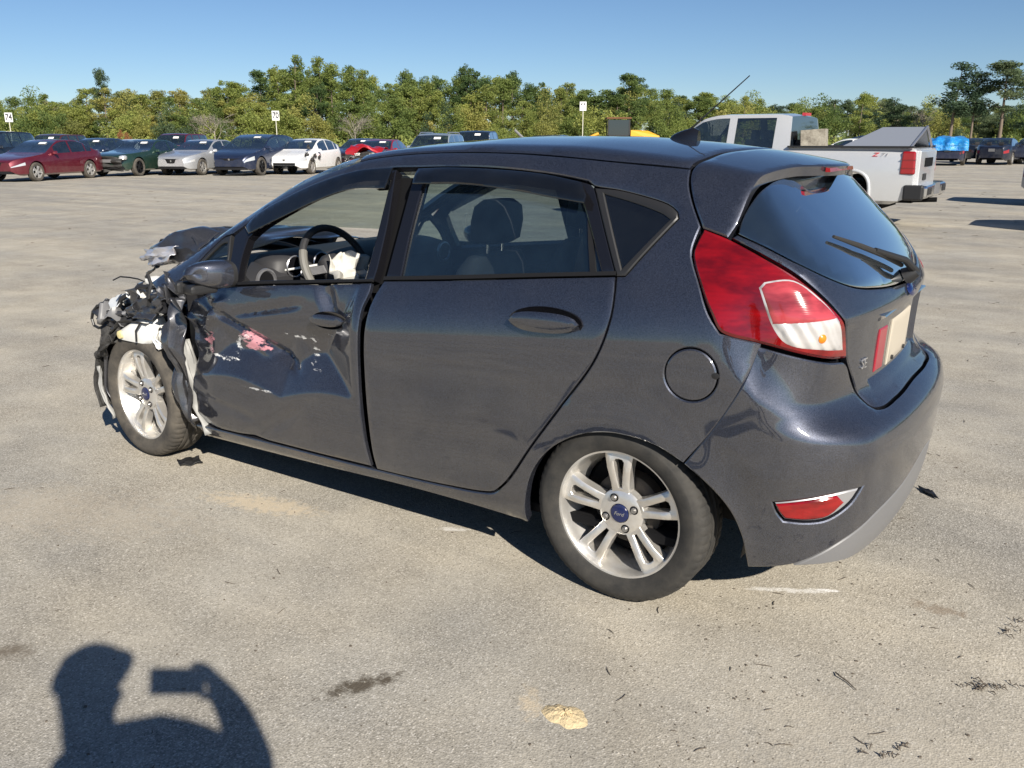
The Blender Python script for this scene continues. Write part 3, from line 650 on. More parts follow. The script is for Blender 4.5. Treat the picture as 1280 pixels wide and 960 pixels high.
# rear wells follow the wider, lower arch of this car
well(.035, .364, .235)
def crumple(P, seed, amp, k=5):
    """crease a grid of points (rows x cols x 3) with random fold lines"""
    r = np.random.default_rng(seed); P = np.array(P, float); n, m, _ = P.shape
    du = np.gradient(P, axis=0); dv = np.gradient(P, axis=1); N = np.cross(du, dv); N /= np.linalg.norm(N, axis=2, keepdims=True) + 1e-9
    u, v = np.meshgrid(np.linspace(0, 1, n), np.linspace(0, 1, m), indexing='ij'); d = np.zeros((n, m))
    for _ in range(k):
        a = r.uniform(0, math.pi); f = r.uniform(1.2, 3.4); ph = r.uniform(0, 1)
        t = (u * math.cos(a) + v * math.sin(a)) * f + ph; d += np.abs((t % 1) - .5) * 2 / f * r.uniform(.5, 1.2)
    d -= d.mean(); return P + N * (d * amp)[..., None]
def loft_rows(rows, n, m):
    rows = [smooth_poly3(r_, m) for r_ in rows]; rows = np.array(rows); k = len(rows); out = []
    for i in range(n):
        t = i / (n - 1) * (k - 1); j = min(int(t), k - 2); f = t - j
        out.append(rows[j] * (1 - f) + rows[j + 1] * f)
    return np.array(out)
def smooth_poly3(P, m):
    P = np.array(P, float); L = np.r_[0, np.cumsum(np.linalg.norm(np.diff(P, axis=0), axis=1))]; t = np.linspace(0, L[-1], m)
    return np.stack([np.interp(t, L, P[:, i]) for i in range(3)], 1)
def sheet(name, rows, mtl, par, seed=1, amp=.05, n=26, m=26, k=5, thick=.003, sharp=28):
    P = crumple(loft_rows(rows, n, m), seed, amp, k); V = P.reshape(-1, 3)
    Fc = [(i * m + j, i * m + j + 1, (i + 1) * m + j + 1, (i + 1) * m + j) for i in range(n - 1) for j in range(m - 1)]
    o = part(name, V, Fc, mtl, par, True, sharp)
    if thick: s = o.modifiers.new('solid', 'SOLIDIFY'); s.thickness = thick; s.offset = 0
    return o
# ---- floor, bulkhead, interior
M['seat'] = mat('seat_cloth', (.022, .022, .025), .85); NT(M['seat']).bump(NT(M['seat']).noise(300, 2), .3, .002)
M['dash'] = mat('dash_plastic', (.03, .03, .033), .55)
M['silver'] = mat('silver_trim', (.5, .5, .52), .3, .8)
M['bag'] = mat('airbag_cloth', (.55, .54, .50), .9)
M['beige'] = mat('headliner', (.35, .34, .31), .9)
b = MB(); b.box((-.92, 0, .235), (2.3, 1.56, .03)); b.box((.36, 0, .25), (.40, 1.0, .03)); b.box((.42, 0, .40), (.5, 1.20, .03)); b.box((-2.13, 0, .52), (.04, 1.42, .62)); b.box((.02, 0, .3), (.16, 1.2, .2)); b.build('floor_pan', M['dark_in'], car, False)
for s in (-1, 1):
    st = empty('front_seat', (-.78, .36 * s, 0), parent=car)
    def blob(name, rows, mtl, par):
        V = []; Fc = []; m = 16
        for (c, hx, hy) in rows:
            for k in range(m):
                a = 2 * math.pi * k / m; ca, sa = math.cos(a), math.sin(a)
                V.append((c[0] + hx * math.copysign(abs(ca) ** .6, ca), c[1] + hy * math.copysign(abs(sa) ** .6, sa), c[2]))
        for i in range(len(rows) - 1):
            for k in range(m): Fc.append((i * m + k, i * m + (k + 1) % m, (i + 1) * m + (k + 1) % m, (i + 1) * m + k))
        Fc += [tuple(range(m))[::-1], tuple(range((len(rows) - 1) * m, len(rows) * m))]
        return part(name, V, Fc, mtl, par, True, 50)
    blob('backrest', [((-.24, 0, .42), .05, .20), ((-.22, 0, .46), .09, .24), ((-.14, 0, .65), .085, .255), ((-.06, 0, .85), .065, .24), ((-.01, 0, .99), .055, .20), ((.0, 0, 1.035), .035, .16)], M['seat'], st)
    blob('seat_cushion', [((-.48, 0, .36), .22, .24), ((-.48, 0, .42), .27, .26), ((-.48, 0, .50), .26, .25), ((-.48, 0, .52), .2, .2)], M['seat'], st)
    blob('headrest', [((.0, 0, 1.075), .04, .075), ((.0, 0, 1.09), .06, .12), ((.01, 0, 1.16), .062, .128), ((.015, 0, 1.215), .055, .118), ((.015, 0, 1.24), .03, .08)], M['seat'], st)
    for k in (-1, 1): MB().tube([(0, k * .05, 1.0), (.0, k * .05, 1.10)], .006).build('headrest_post', M['chrome'], st)
rs = empty('rear_seat', (0, 0, 0), parent=car)
blob('rear_backrest', [((.02, 0, .45), .06, .60), ((.05, 0, .5), .08, .62), ((.16, 0, .80), .07, .62), ((.20, 0, .93), .05, .60), ((.21, 0, .95), .03, .55)], M['seat'], rs)
blob('rear_cushion', [((-.22, 0, .36), .25, .60), ((-.22, 0, .46), .27, .62), ((-.22, 0, .50), .2, .58)], M['seat'], rs)
for y in (-.32, .32): blob('rear_headrest', [((.215, y, .955), .03, .08), ((.215, y, .975), .045, .12), ((.22, y, 1.02), .045, .12), ((.22, y, 1.045), .02, .08)], M['seat'], rs)
def rowmesh(name, prof, ys, mtl, par, bulge=None):        # profile in x,z swept across y
    V = []; Fc = []; m = len(prof)
    for y in ys:
        for (x, z) in prof: V.append((x + (bulge(y) if bulge else 0), y, z))
    for i in range(len(ys) - 1):
        for k in range(m - 1): Fc.append((i * m + k, (i + 1) * m + k, (i + 1) * m + k + 1, i * m + k + 1))
    Fc += [tuple(range(m)), tuple(range((len(ys) - 1) * m, len(ys) * m))[::-1]]
    return part(name, V, Fc, mtl, par, True, 40)
dash = empty('dashboard', parent=car)
rowmesh('dash_top', [(-2.24, .93), (-2.10, .945), (-1.95, .935), (-1.84, .915), (-1.80, .88), (-1.80, .80), (-1.86, .66), (-1.95, .55), (-2.1, .5), (-2.24, .5)], np.linspace(-.70, .70, 15), M['dash'], dash)
blob('gauge_hood', [((-1.90, -.37, .88), .10, .19), ((-1.90, -.37, .94), .10, .18), ((-1.91, -.37, .965), .08, .15), ((-1.92, -.37, .972), .04, .1)], M['dash'], dash)
for y, r_ in ((-.45, .042), (-.29, .042)): o = MB().lathe([(r_, 0), (r_ + .004, .004), (r_ + .008, .0)], 24, 'X', (-1.797, y, .915)).build('gauge_ring', M['silver'], dash); MB().lathe([(0, 0.), (r_, .0)], 24, 'X', (-1.798, y, .915)).build('gauge_face', M['black_gloss'], dash)
for y in (-.62, .62): MB().lathe([(.04, 0.), (.046, .008), (.054, .006), (.056, -.004)], 28, 'X', (-1.795, y, .872)).build('air_vent', M['silver'], dash); MB().lathe([(0, .0), (.042, .002)], 24, 'X', (-1.796, y, .872)).build('vent_core', M['dark_in'], dash)
sw = empty('steering_wheel', (-1.62, -.37, .915), parent=car); sw.rotation_euler = (0, R(-25), 0)
b = MB(); b.tube([(0, .185 * math.cos(a), .185 * math.sin(a)) for a in np.linspace(0, 2 * math.pi, 49)[:-1]], .016, 10, closed=True); b.build('wheel_ring', M['dash'], sw)
b = MB(); b.tube([(0.004, .185 * math.cos(a), .185 * math.sin(a)) for a in np.linspace(R(150), R(205), 10)], .0185, 10); b.build('leather_grip', mat('worn_leather', (.16, .155, .14), .6), sw)
b = MB(); b.box((.0, .10, 0), (.02, .15, .035)); b.box((0, -.10, 0), (.02, .15, .035)); b.box((0, 0, -.10), (.02, .05, .15)); b.build('wheel_spokes', M['silver'], sw, False)
blob('wheel_hub', [((-.02, 0, -.07), .03, .05), ((-.0, 0, -.06), .035, .075), ((.0, 0, .04), .035, .085), ((-.0, 0, .06), .02, .06)], M['dash'], sw)
rw = [[(.05, -.10, -.13), (.06, 0, -.15), (.05, .10, -.14)], [(.07, -.12, -.06), (.10, 0, -.07), (.07, .12, -.05)], [(.05, -.09, .03), (.08, 0, .04), (.05, .08, .03)]]
sheet('deflated_airbag', rw, M['bag'], sw, 5, .10, 18, 18, 7)
MB().tube([(-1.83, -.50, .90), (-1.62, -.42, .94), (-1.52, -.34, .95)], .005).build('column_stalk', M['white_pl'], car)
# parcel shelf, headliner, mirror, far side door cards
MB().box((.38, 0, .945), (.34, 1.16, .02)).build('parcel_shelf', M['dark_in'], car, False)
hl = [(-1.28, -.5), (-.7, -.53), (.05, -.5), (.05, .5), (-.7, .53), (-1.28, .5)]
panel('headliner', hl, fT, M['beige'], car, step=.08, gap=0, roll=0, off=-.035, depth=0, smooth=False)
both('rail_trim', cp_, fS, M['dark_in'], car, car, step=.05, gap=0, roll=0, off=-.03, depth=0, smooth=False)
ap_ = [(-1.3, 1.35), (-1.5, 1.285), (-1.7, 1.205), (-1.9, 1.105), (-2.1, .99), (-2.15, .92), (-2.0, 1.03), (-1.75, 1.16), (-1.5, 1.265), (-1.3, 1.325)]
both('pillar_cover', ap_, fS, M['dark_in'], car, car, step=.05, gap=0, roll=0, off=-.025, depth=0, smooth=False)
o = blob('rear_view_mirror', [((-1.58, -.02, 1.235), .012, .10), ((-1.58, -.02, 1.245), .018, .12), ((-1.585, -.02, 1.285), .018, .12), ((-1.585, -.02, 1.295), .01, .10)], M['black_plastic'], car)
MB().tube([(-1.60, -.02, 1.27), (-1.63, -.02, 1.315)], .008).build('mirror_stalk', M['black_plastic'], car)
# ---- wing mirrors
for s in (-1, 1):
    wm = empty('wing_mirror', parent=car)
    if s < 0: wm.matrix_world = Matrix.Translation((-1.855, -.90, .933)) @ Matrix.Rotation(R(80), 4, 'Z') @ Matrix.Diagonal((.90, .56, .84, 1)) @ Matrix.Translation((1.775, .865, -.933))
    rows = []
    V = []; Fc = []; n = 9; m = 20
    for i in range(n):
        t = i / (n - 1); k = math.sqrt(max(0, 1 - (1 - t) ** 2.4)) * .98 + .02
        for q in range(m):
            a = 2 * math.pi * q / m; ca, sa = math.cos(a), math.sin(a)
            V.append((-1.86 + .15 * t + .03 * ca, s * (.955 + .100 * k * math.copysign(abs(ca) ** .7, ca)), .945 + .068 * k * math.copysign(abs(sa) ** .75, sa) - .012 * t))
    for i in range(n - 1):
        for q in range(m): Fc.append((i * m + q, i * m + (q + 1) % m, (i + 1) * m + (q + 1) % m, (i + 1) * m + q))
    Fc.append(tuple(range(m)))
    part('mirror_cap', V, Fc, M['paint'], wm, True, 50)
    V2 = [( -1.712 + .03 * math.cos(2 * math.pi * q / m) * f + dx, s * (.955 + .100 * f * math.copysign(abs(math.cos(2 * math.pi * q / m)) ** .7, math.cos(2 * math.pi * q / m))), .933 + .067 * f * math.copysign(abs(math.sin(2 * math.pi * q / m)) ** .75, math.sin(2 * math.pi * q / m))) for f, dx in ((1.0, 0), (1.0, .022), (.9, .026), (.86, .012)) for q in range(m)]
    F2 = [(i * m + q, i * m + (q + 1) % m, (i + 1) * m + (q + 1) % m, (i + 1) * m + q) for i in range(3) for q in range(m)]
    part('mirror_bezel', V2, F2, M['black_plastic'], wm, True, 40)
    part('mirror_glass', V2[-m:], [tuple(range(m))], mat('mirror_glass', (.6, .62, .65), .03, 1), wm, False)
    b = MB(); b.box((-1.80, s * .90, .868), (.13, .15, .045)); b.box((-1.83, s * .825, .875), (.12, .05, .06)); bevel(b.build('mirror_arm', M['black_plastic'], wm, False), .015, 3)
# ---- roof aerial, wiper, plate, badges
ae = empty('roof_aerial', parent=car)
pz = lambda x, y: chart('T', [(x, y)])[0, 2]
V = []; Fc = []; n = 12; m = 10
for i in range(n):
    t = i / (n - 1); x = -.235 + .115 * t; w = .026 * math.sin(math.pi * min(1, .08 + .75 * t)) ** .7; h = .056 * (t ** .55) * (1 - .25 * max(0, t - .8) / .2)
    for k in range(m):
        a = math.pi * k / (m - 1); V.append((x, w * math.cos(a), pz(x, 0) - .004 + h * math.sin(a) ** .8))
for i in range(n - 1):
    for k in range(m - 1): Fc.append((i * m + k, i * m + k + 1, (i + 1) * m + k + 1, (i + 1) * m + k))
Fc.append(tuple(range((n - 1) * m, n * m)))
part('aerial_base', V, Fc, M['black_gloss'], ae, True, 50)
MB().tube([(-.165, 0, pz(-.165, 0) + .03), (.055, 0, 1.672)], [.0032, .0018], 8).build('aerial_whip', M['black_plastic'], ae)
wp = hatch
def onR(t_, z_, o_=0): P = chart('R', [(t_, z_)]); return (P + grad(P) * o_)[0]
o = MB().lathe([(0, .045), (.018, .042), (.026, .02), (.030, 0)], 20, 'Z').build('wiper_pivot', M['black_plastic'], wp); o.location = onR(0, 1.015); o.rotation_euler = Vector(grad(onR(0, 1.015)[None])[0]).to_track_quat('Z', 'Y').to_euler()
MB().tube([onR(-.02, 1.015, .035), onR(.12, 1.055, .042), onR(.38, 1.108, .022)], [.014, .011, .008], 10).build('wiper_arm', M['black_plastic'], wp)
MB().tube([onR(.06, 1.048, .016), onR(.28, 1.090, .018), onR(.50, 1.128, .016), onR(.71, 1.168, .012)], [.008, .010, .009, .005], 8).build('wiper_blade', M['rubber'], wp)
def yz_plate(name, y0, y1, z0, z1, off, mtl, par, r=.012):
    pts = [(y0, z0), (y1, z0), (y1, z1), (y0, z1)]
    def fn(uv):
        P = bisect(np.stack([0 * uv[:, 0], uv[:, 0], uv[:, 1]], 1), np.tile([1., 0, 0], (len(uv), 1)), .1, 1.2); return P, np.tile([1., 0, 0], (len(uv), 1))
    return panel(name, pts, fn, mtl, par, step=.03, gap=0, roll=.004, drop=.003, depth=.01, off=off, smooth=False)
M['plate'] = mat('bare_plate', (.46, .41, .33), .55)
yz_plate('plate_chrome_strip', -.350, .350, .922, .940, .013, M['chrome'], hatch)
yz_plate('licence_panel', -.15, .155, .742, .895, .006, M['plate'], hatch)
M['glossy_red'] = mat('glossy_red', (.30, .015, .03), .35, 0, .6)
yz_plate('red_strip', -.285, -.20, .745, .885, .004, M['glossy_red'], hatch)  # glossy red strip left of the licence panel
for y in (-.10, .09): o = MB().lathe([(0, .006), (.007, .005), (.008, 0)], 10, 'X').build('plate_screw', M['rubber'], hatch); o.location = (onR(-y / .64, .762)[0] + .008, y, .760)
se = obj('trim_badge', text_mesh('SE', .045, .002), hatch, M['silver_badge']); q = onR(.615, .805, .003); g = Vector(grad(q[None])[0]); se.location = q
yv = Vector((0, 0, 1)); xv = yv.cross(g).normalized(); zv = xv.cross(yv); se.matrix_world = Matrix.Translation(q) @ Matrix((xv, g.cross(xv), g)).transposed().to_4x4()
q = onR(0, .975, .002); g = Vector(grad(q[None])[0]); o = MB().lathe([(0, .006), (.9, .005), (1, .0)], 32, 'Z').build('oval_emblem', M['blue_badge'], hatch); xv = Vector((0, 0, 1)).cross(g).normalized(); o.matrix_world = Matrix.Translation(q) @ Matrix((xv, g.cross(xv), g)).transposed().to_4x4() @ Matrix.Diagonal((.058, .024, 1, 1))
# high brake light across the spoiler's trailing edge
V = []; Fc = []; ys = np.linspace(-.15, .15, 13)
P, N = fA(np.array([(.402 - .15 * y * y, math.atan2(-y, .46)) for y in ys]))
for q in P:
    for dx, dz in ((-.016, -.0035), (-.0025, -.006), (-.0005, -.018), (-.016, -.018)): V.append((q[0] + dx, q[1], q[2] + dz))
for i in range(12):
    for k in range(4): Fc.append((i * 4 + k, i * 4 + (k + 1) % 4, i * 4 + 4 + (k + 1) % 4, i * 4 + 4 + k))
Fc += [(0, 1, 2, 3), (48, 51, 50, 49)]
part('high_brake_light', V, Fc, M['red_refl'], hatch, False)
# ---------------------------------------------------------------- crushed front end
M['crumple'] = paint('bent_charcoal_paint', (.045, .046, .052), .45, .3, .5, .12)
M['liner'] = mat('torn_liner', (.030, .029, .028), .7); NT(M['liner']).bump(NT(M['liner']).noise(25, 4), .6, .02)
M['grey_liner'] = mat('grey_liner', (.30, .30, .29), .6)
fr = empty('front_wing', parent=car); tag(fr, 'torn remnant of the front wing behind the wheel')
sheet('wing_panel', [[(-2.14, -.835, .80), (-2.20, -.80, .79), (-2.25, -.72, .76)], [(-2.115, -.845, .66), (-2.18, -.85, .66), (-2.23, -.80, .66)], [(-2.100, -.85, .50), (-2.14, -.865, .51), (-2.19, -.845, .52)], [(-2.090, -.85, .36), (-2.115, -.86, .37), (-2.145, -.845, .38)], [(-2.072, -.845, .245), (-2.080, -.855, .245), (-2.095, -.84, .25)]], M['crumple'], fr, 3, .07, 40, 22, 6)
sheet('folded_wing_top', [[(-2.17, -.80, .83), (-2.20, -.86, .80), (-2.22, -.84, .72)], [(-2.22, -.76, .84), (-2.26, -.82, .80), (-2.27, -.80, .70)], [(-2.27, -.70, .82), (-2.30, -.75, .78), (-2.31, -.74, .70)]], M['crumple'], fr, 8, .12, 20, 20, 5)
sheet('liner_edge', [[(-2.18, -.80, .60), (-2.17, -.76, .60)], [(-2.135, -.815, .46), (-2.13, -.75, .46)], [(-2.10, -.825, .32), (-2.09, -.75, .32)], [(-2.03, -.83, .19), (-2.02, -.76, .19)]], M['grey_liner'], fr, 4, .05, 24, 6, 4)
for s in (1,):                                # the far wing keeps its outline
    V = []; Fc = []; xs = np.linspace(-2.12, -2.95, 24); zs = np.linspace(.30, .86, 14)
    g = np.array([[(x, 0, z + (-.10 * max(0, (-2.5 - x)) if z > .7 else 0)) for z in zs] for x in xs])
    W_ = side_w(g[..., 0], np.minimum(g[..., 2], .84)); g[..., 1] = s * (W_ - .12 * np.maximum(0, -2.55 - g[..., 0])); g = crumple(g, 11, .06, 5)
    Fc = []
    for i in range(23):
        for j in range(13):
            cx, cz = (xs[i] + xs[i + 1]) / 2, (zs[j] + zs[j + 1]) / 2
            if (cx + 2.489) ** 2 + (cz - .3) ** 2 > .355 ** 2: Fc.append((i * 14 + j, i * 14 + j + 1, i * 14 + 15 + j, i * 14 + 14 + j))
    part('far_wing', g.reshape(-1, 3), Fc, M['crumple'], car)
# bonnet, buckled up in a tent
hood = empty('bonnet', parent=car); tag(hood, 'bonnet buckled up into a peak')
sheet('bonnet_rear', [[(-2.22, -.60, .92), (-2.26, -.3, .95), (-2.27, 0, .965), (-2.26, .3, .95), (-2.22, .62, .90)], [(-2.30, -.58, .99), (-2.35, -.3, .995), (-2.36, .0, 1.0), (-2.36, .3, .98), (-2.34, .62, .90)], [(-2.39, -.55, 1.055), (-2.45, -.3, 1.035), (-2.50, 0, 1.02), (-2.50, .3, 1.0), (-2.48, .60, .92)]], M['crumple'], hood, 2, .035, 24, 40, 5)
sheet('bonnet_front', [[(-2.39, -.55, 1.055), (-2.45, -.3, 1.035), (-2.50, 0, 1.02), (-2.50, .3, 1.0), (-2.48, .60, .92)], [(-2.53, -.55, 1.01), (-2.58, -.3, 1.0), (-2.64, 0, .97), (-2.66, .3, .93), (-2.66, .60, .86)], [(-2.66, -.53, .955), (-2.72, -.3, .93), (-2.80, 0, .87), (-2.82, .3, .83), (-2.80, .58, .78)]], M['crumple'], hood, 6, .05, 30, 40, 6)
sheet('bonnet_fold', [[(-2.27, -.46, 1.035), (-2.39, -.47, 1.060), (-2.50, -.48, 1.035), (-2.63, -.49, .985)], [(-2.26, -.54, 1.02), (-2.39, -.555, 1.045), (-2.52, -.56, 1.01), (-2.65, -.55, .965)], [(-2.26, -.59, .97), (-2.39, -.60, .985), (-2.54, -.605, .965), (-2.66, -.575, .935)], [(-2.24, -.60, .89), (-2.36, -.60, .90), (-2.48, -.59, .89), (-2.58, -.565, .875)]], M['crumple'], hood, 17, .022, 20, 30, 5)
sheet('bonnet_lip', [[(-2.36, -.625, .985), (-2.53, -.63, .975), (-2.675, -.59, .945)], [(-2.40, -.65, .945), (-2.54, -.655, .930), (-2.665, -.61, .905)], [(-2.43, -.635, .905), (-2.54, -.635, .885), (-2.62, -.60, .87)]], mat('sunlit_bent_metal', (.60, .60, .64), .30, .6, .5), hood, 9, .035, 18, 24, 5)  # silvery folded underside; its pale colour also carries the sunlit highlight
sheet('bonnet_point', [[(-2.50, -.58, .90), (-2.56, -.52, .90)], [(-2.62, -.575, .87), (-2.65, -.51, .88)], [(-2.745, -.555, .815), (-2.75, -.53, .815)]], M['crumple'], hood, 5, .03, 16, 8, 4)
# loose and hanging pieces
o = MB().box((-2.40, -.655, .835), (.07, .03, .05), R(12), .7).build('side_marker_lamp', M['orange'], car, False); bevel(o, .006)
o = MB(); o.box((-2.47, -.70, .735), (.045, .05, .19), Matrix.Rotation(R(4), 3, 'Y')); o.box((-2.465, -.70, .828), (.062, .07, .035), Matrix.Rotation(R(4), 3, 'Y')); bevel(o.build('filler_neck', M['white_pl'], car, False), .012, 3)
bt = empty('washer_bottle', parent=car)
blob('bottle_body', [((-2.50, -.775, .545), .10, .03), ((-2.50, -.785, .56), .14, .05), ((-2.47, -.785, .60), .135, .055), ((-2.43, -.775, .645), .09, .05), ((-2.41, -.765, .675), .05, .03)], M['white_pl'], bt)
MB().lathe([(0, -.012), (.018, -.010), (.020, 0)], 16, 'Y', (-2.57, -.835, .585)).build('bottle_cap', mat('yellowed_cap', (.7, .6, .3), .5), bt)
MB().tube([(-2.40, -.84, .66), (-2.43, -.848, .62), (-2.44, -.845, .57)], .005).build('bottle_hose', M['black_plastic'], bt)
sheet('torn_bracket', [[(-2.30, -.80, .66), (-2.37, -.80, .63)], [(-2.32, -.82, .61), (-2.36, -.82, .585)], [(-2.27, -.83, .56), (-2.31, -.825, .54)]], M['white_pl'], car, 4, .03, 12, 10, 4)
# liner torn round the front of the wheel
ln = []
for a in np.linspace(R(70), R(200), 11):
    rr = .352 + .018 * math.sin(a * 1.7) + .010 * math.sin(a * 7); ln.append([(-2.50 + rr * math.cos(a), y_, .305 + rr * math.sin(a)) for y_ in (-.835, -.78, -.66, -.50)])
sheet('wheel_arch_liner', ln, M['liner'], car, 12, .045, 46, 18, 8, .004)
sheet('liner_flap', [[(-2.58, -.80, .63), (-2.66, -.79, .64), (-2.76, -.77, .56)], [(-2.60, -.83, .585), (-2.68, -.835, .585), (-2.78, -.80, .50)], [(-2.70, -.84, .50), (-2.74, -.845, .48), (-2.80, -.82, .42)]], M['liner'], car, 15, .05, 18, 30, 7, .004)
sheet('bumper_corner', [[(-2.68, -.78, .66), (-2.74, -.70, .66)], [(-2.775, -.815, .56), (-2.84, -.70, .57)], [(-2.79, -.82, .44), (-2.87, -.70, .44)], [(-2.765, -.815, .28), (-2.86, -.70, .28)], [(-2.70, -.80, .14), (-2.82, -.66, .15)]], M['crumple'], car, 14, .04, 40, 14, 7, .004)
sheet('bumper_edge_strip', [[(-2.79, -.835, .40), (-2.805, -.825, .40)], [(-2.785, -.835, .28), (-2.80, -.825, .27)], [(-2.72, -.825, .15), (-2.74, -.815, .14)]], M['grey_liner'], car, 16, .02, 16, 5, 3)
sheet('torn_bumper_piece', [[(-2.56, -.80, .69), (-2.54, -.79, .63)], [(-2.66, -.82, .69), (-2.64, -.82, .60)], [(-2.76, -.82, .64), (-2.74, -.82, .585)]], M['crumple'], car, 7, .05, 16, 14, 5)
MB().tube([(-2.755, -.82, .70), (-2.80, -.82, .668), (-2.818, -.82, .63), (-2.805, -.82, .598), (-2.77, -.82, .59), (-2.72, -.82, .602), (-2.66, -.81, .63)], .007).build('bent_trim_loop', M['black_plastic'], car)
MB().tube([(-2.40, -.70, .80), (-2.52, -.74, .80), (-2.62, -.78, .74), (-2.66, -.79, .66)], .012).build('bent_wing_rail', M['black_plastic'], car)
sheet('bumper_cover', [[(-2.80, -.70, .30), (-2.94, -.45, .33), (-2.99, 0, .34), (-2.95, .45, .38), (-2.82, .80, .42)], [(-2.84, -.72, .20), (-2.98, -.45, .22), (-3.02, 0, .22), (-2.98, .45, .24), (-2.86, .82, .26)], [(-2.78, -.68, .08), (-2.92, -.42, .10), (-2.97, 0, .10), (-2.93, .45, .13), (-2.82, .76, .16)]], M['crumple'], car, 21, .07, 22, 50, 7)
sheet('bent_inner_wing', [[(-2.30, -.74, .80), (-2.40, -.76, .79), (-2.52, -.77, .74)], [(-2.31, -.80, .74), (-2.42, -.81, .73), (-2.54, -.81, .69)], [(-2.33, -.82, .67), (-2.43, -.825, .675), (-2.52, -.82, .655)]], M['crumple'], car, 41, .035, 18, 22, 6)
sheet('broken_headlamp', [[(-2.60, -.74, .76), (-2.70, -.72, .74)], [(-2.62, -.79, .72), (-2.74, -.77, .70)], [(-2.62, -.81, .66), (-2.72, -.80, .64)]], mat('cracked_lens', (.55, .57, .58), .15, .3, 1.0), car, 43, .03, 14, 14, 5)
# engine bay: crushed panel, block, hoses, wires
eb = empty('engine_bay', parent=car)
b = MB(); b.box((-2.42, .05, .60), (.42, .62, .40), R(6)); b.box((-2.40, -.38, .55), (.40, .22, .34), R(-8)); b.box((-2.36, .42, .60), (.3, .24, .3)); bevel(b.build('engine_block', M['dark_in'], eb, False), .03)
sheet('front_panel', [[(-2.70, -.62, .72), (-2.78, 0, .74), (-2.72, .62, .72)], [(-2.76, -.62, .55), (-2.86, 0, .52), (-2.80, .62, .55)], [(-2.72, -.60, .30), (-2.80, 0, .28), (-2.76, .6, .3)]], M['dark_in'], eb, 19, .12, 24, 40, 8)
sheet('strut_tower', [[(-2.50, -.68, .78), (-2.36, -.70, .80)], [(-2.52, -.52, .82), (-2.34, -.52, .83)], [(-2.48, -.44, .62), (-2.34, -.44, .62)]], M['dark_in'], eb, 23, .06, 14, 14, 4)
r_ = np.random.default_rng(33)
b = MB()
for i in range(4):
    c = np.array([r_.uniform(-2.72, -2.42), r_.uniform(-.78, -.52), r_.uniform(.56, .74)]); pts = [c]
    d = r_.normal(size=3) * .06
    for k in range(5): d = d * .5 + r_.normal(size=3) * .028; pts.append(pts[-1] + d)
    b.tube(pts, r_.uniform(.003, .009), 6)
b.build('wiring_and_hoses', M['black_plastic'], eb)
mats_ = [M['crumple'], M['liner'], M['crumple'], M['white_pl'], M['crumple'], M['grey_plastic']]
for i in range(12):
    c = np.array([r_.uniform(-2.74, -2.46), r_.uniform(-.80, -.58), r_.uniform(.56, .74)]); u = r_.normal(size=3); u /= np.linalg.norm(u); v = np.cross(u, r_.normal(size=3)); v /= np.linalg.norm(v)
    a, h = r_.uniform(.05, .11), r_.uniform(.035, .07)
    sheet('broken_piece', [[c - u * a - v * h, c - u * a + v * h], [c + u * .02 - v * h, c + v * h * 1.1], [c + u * a - v * h * .6, c + u * a + v * h * .7]], mats_[i % 6], eb, 100 + i, .06, 9, 9, 4)
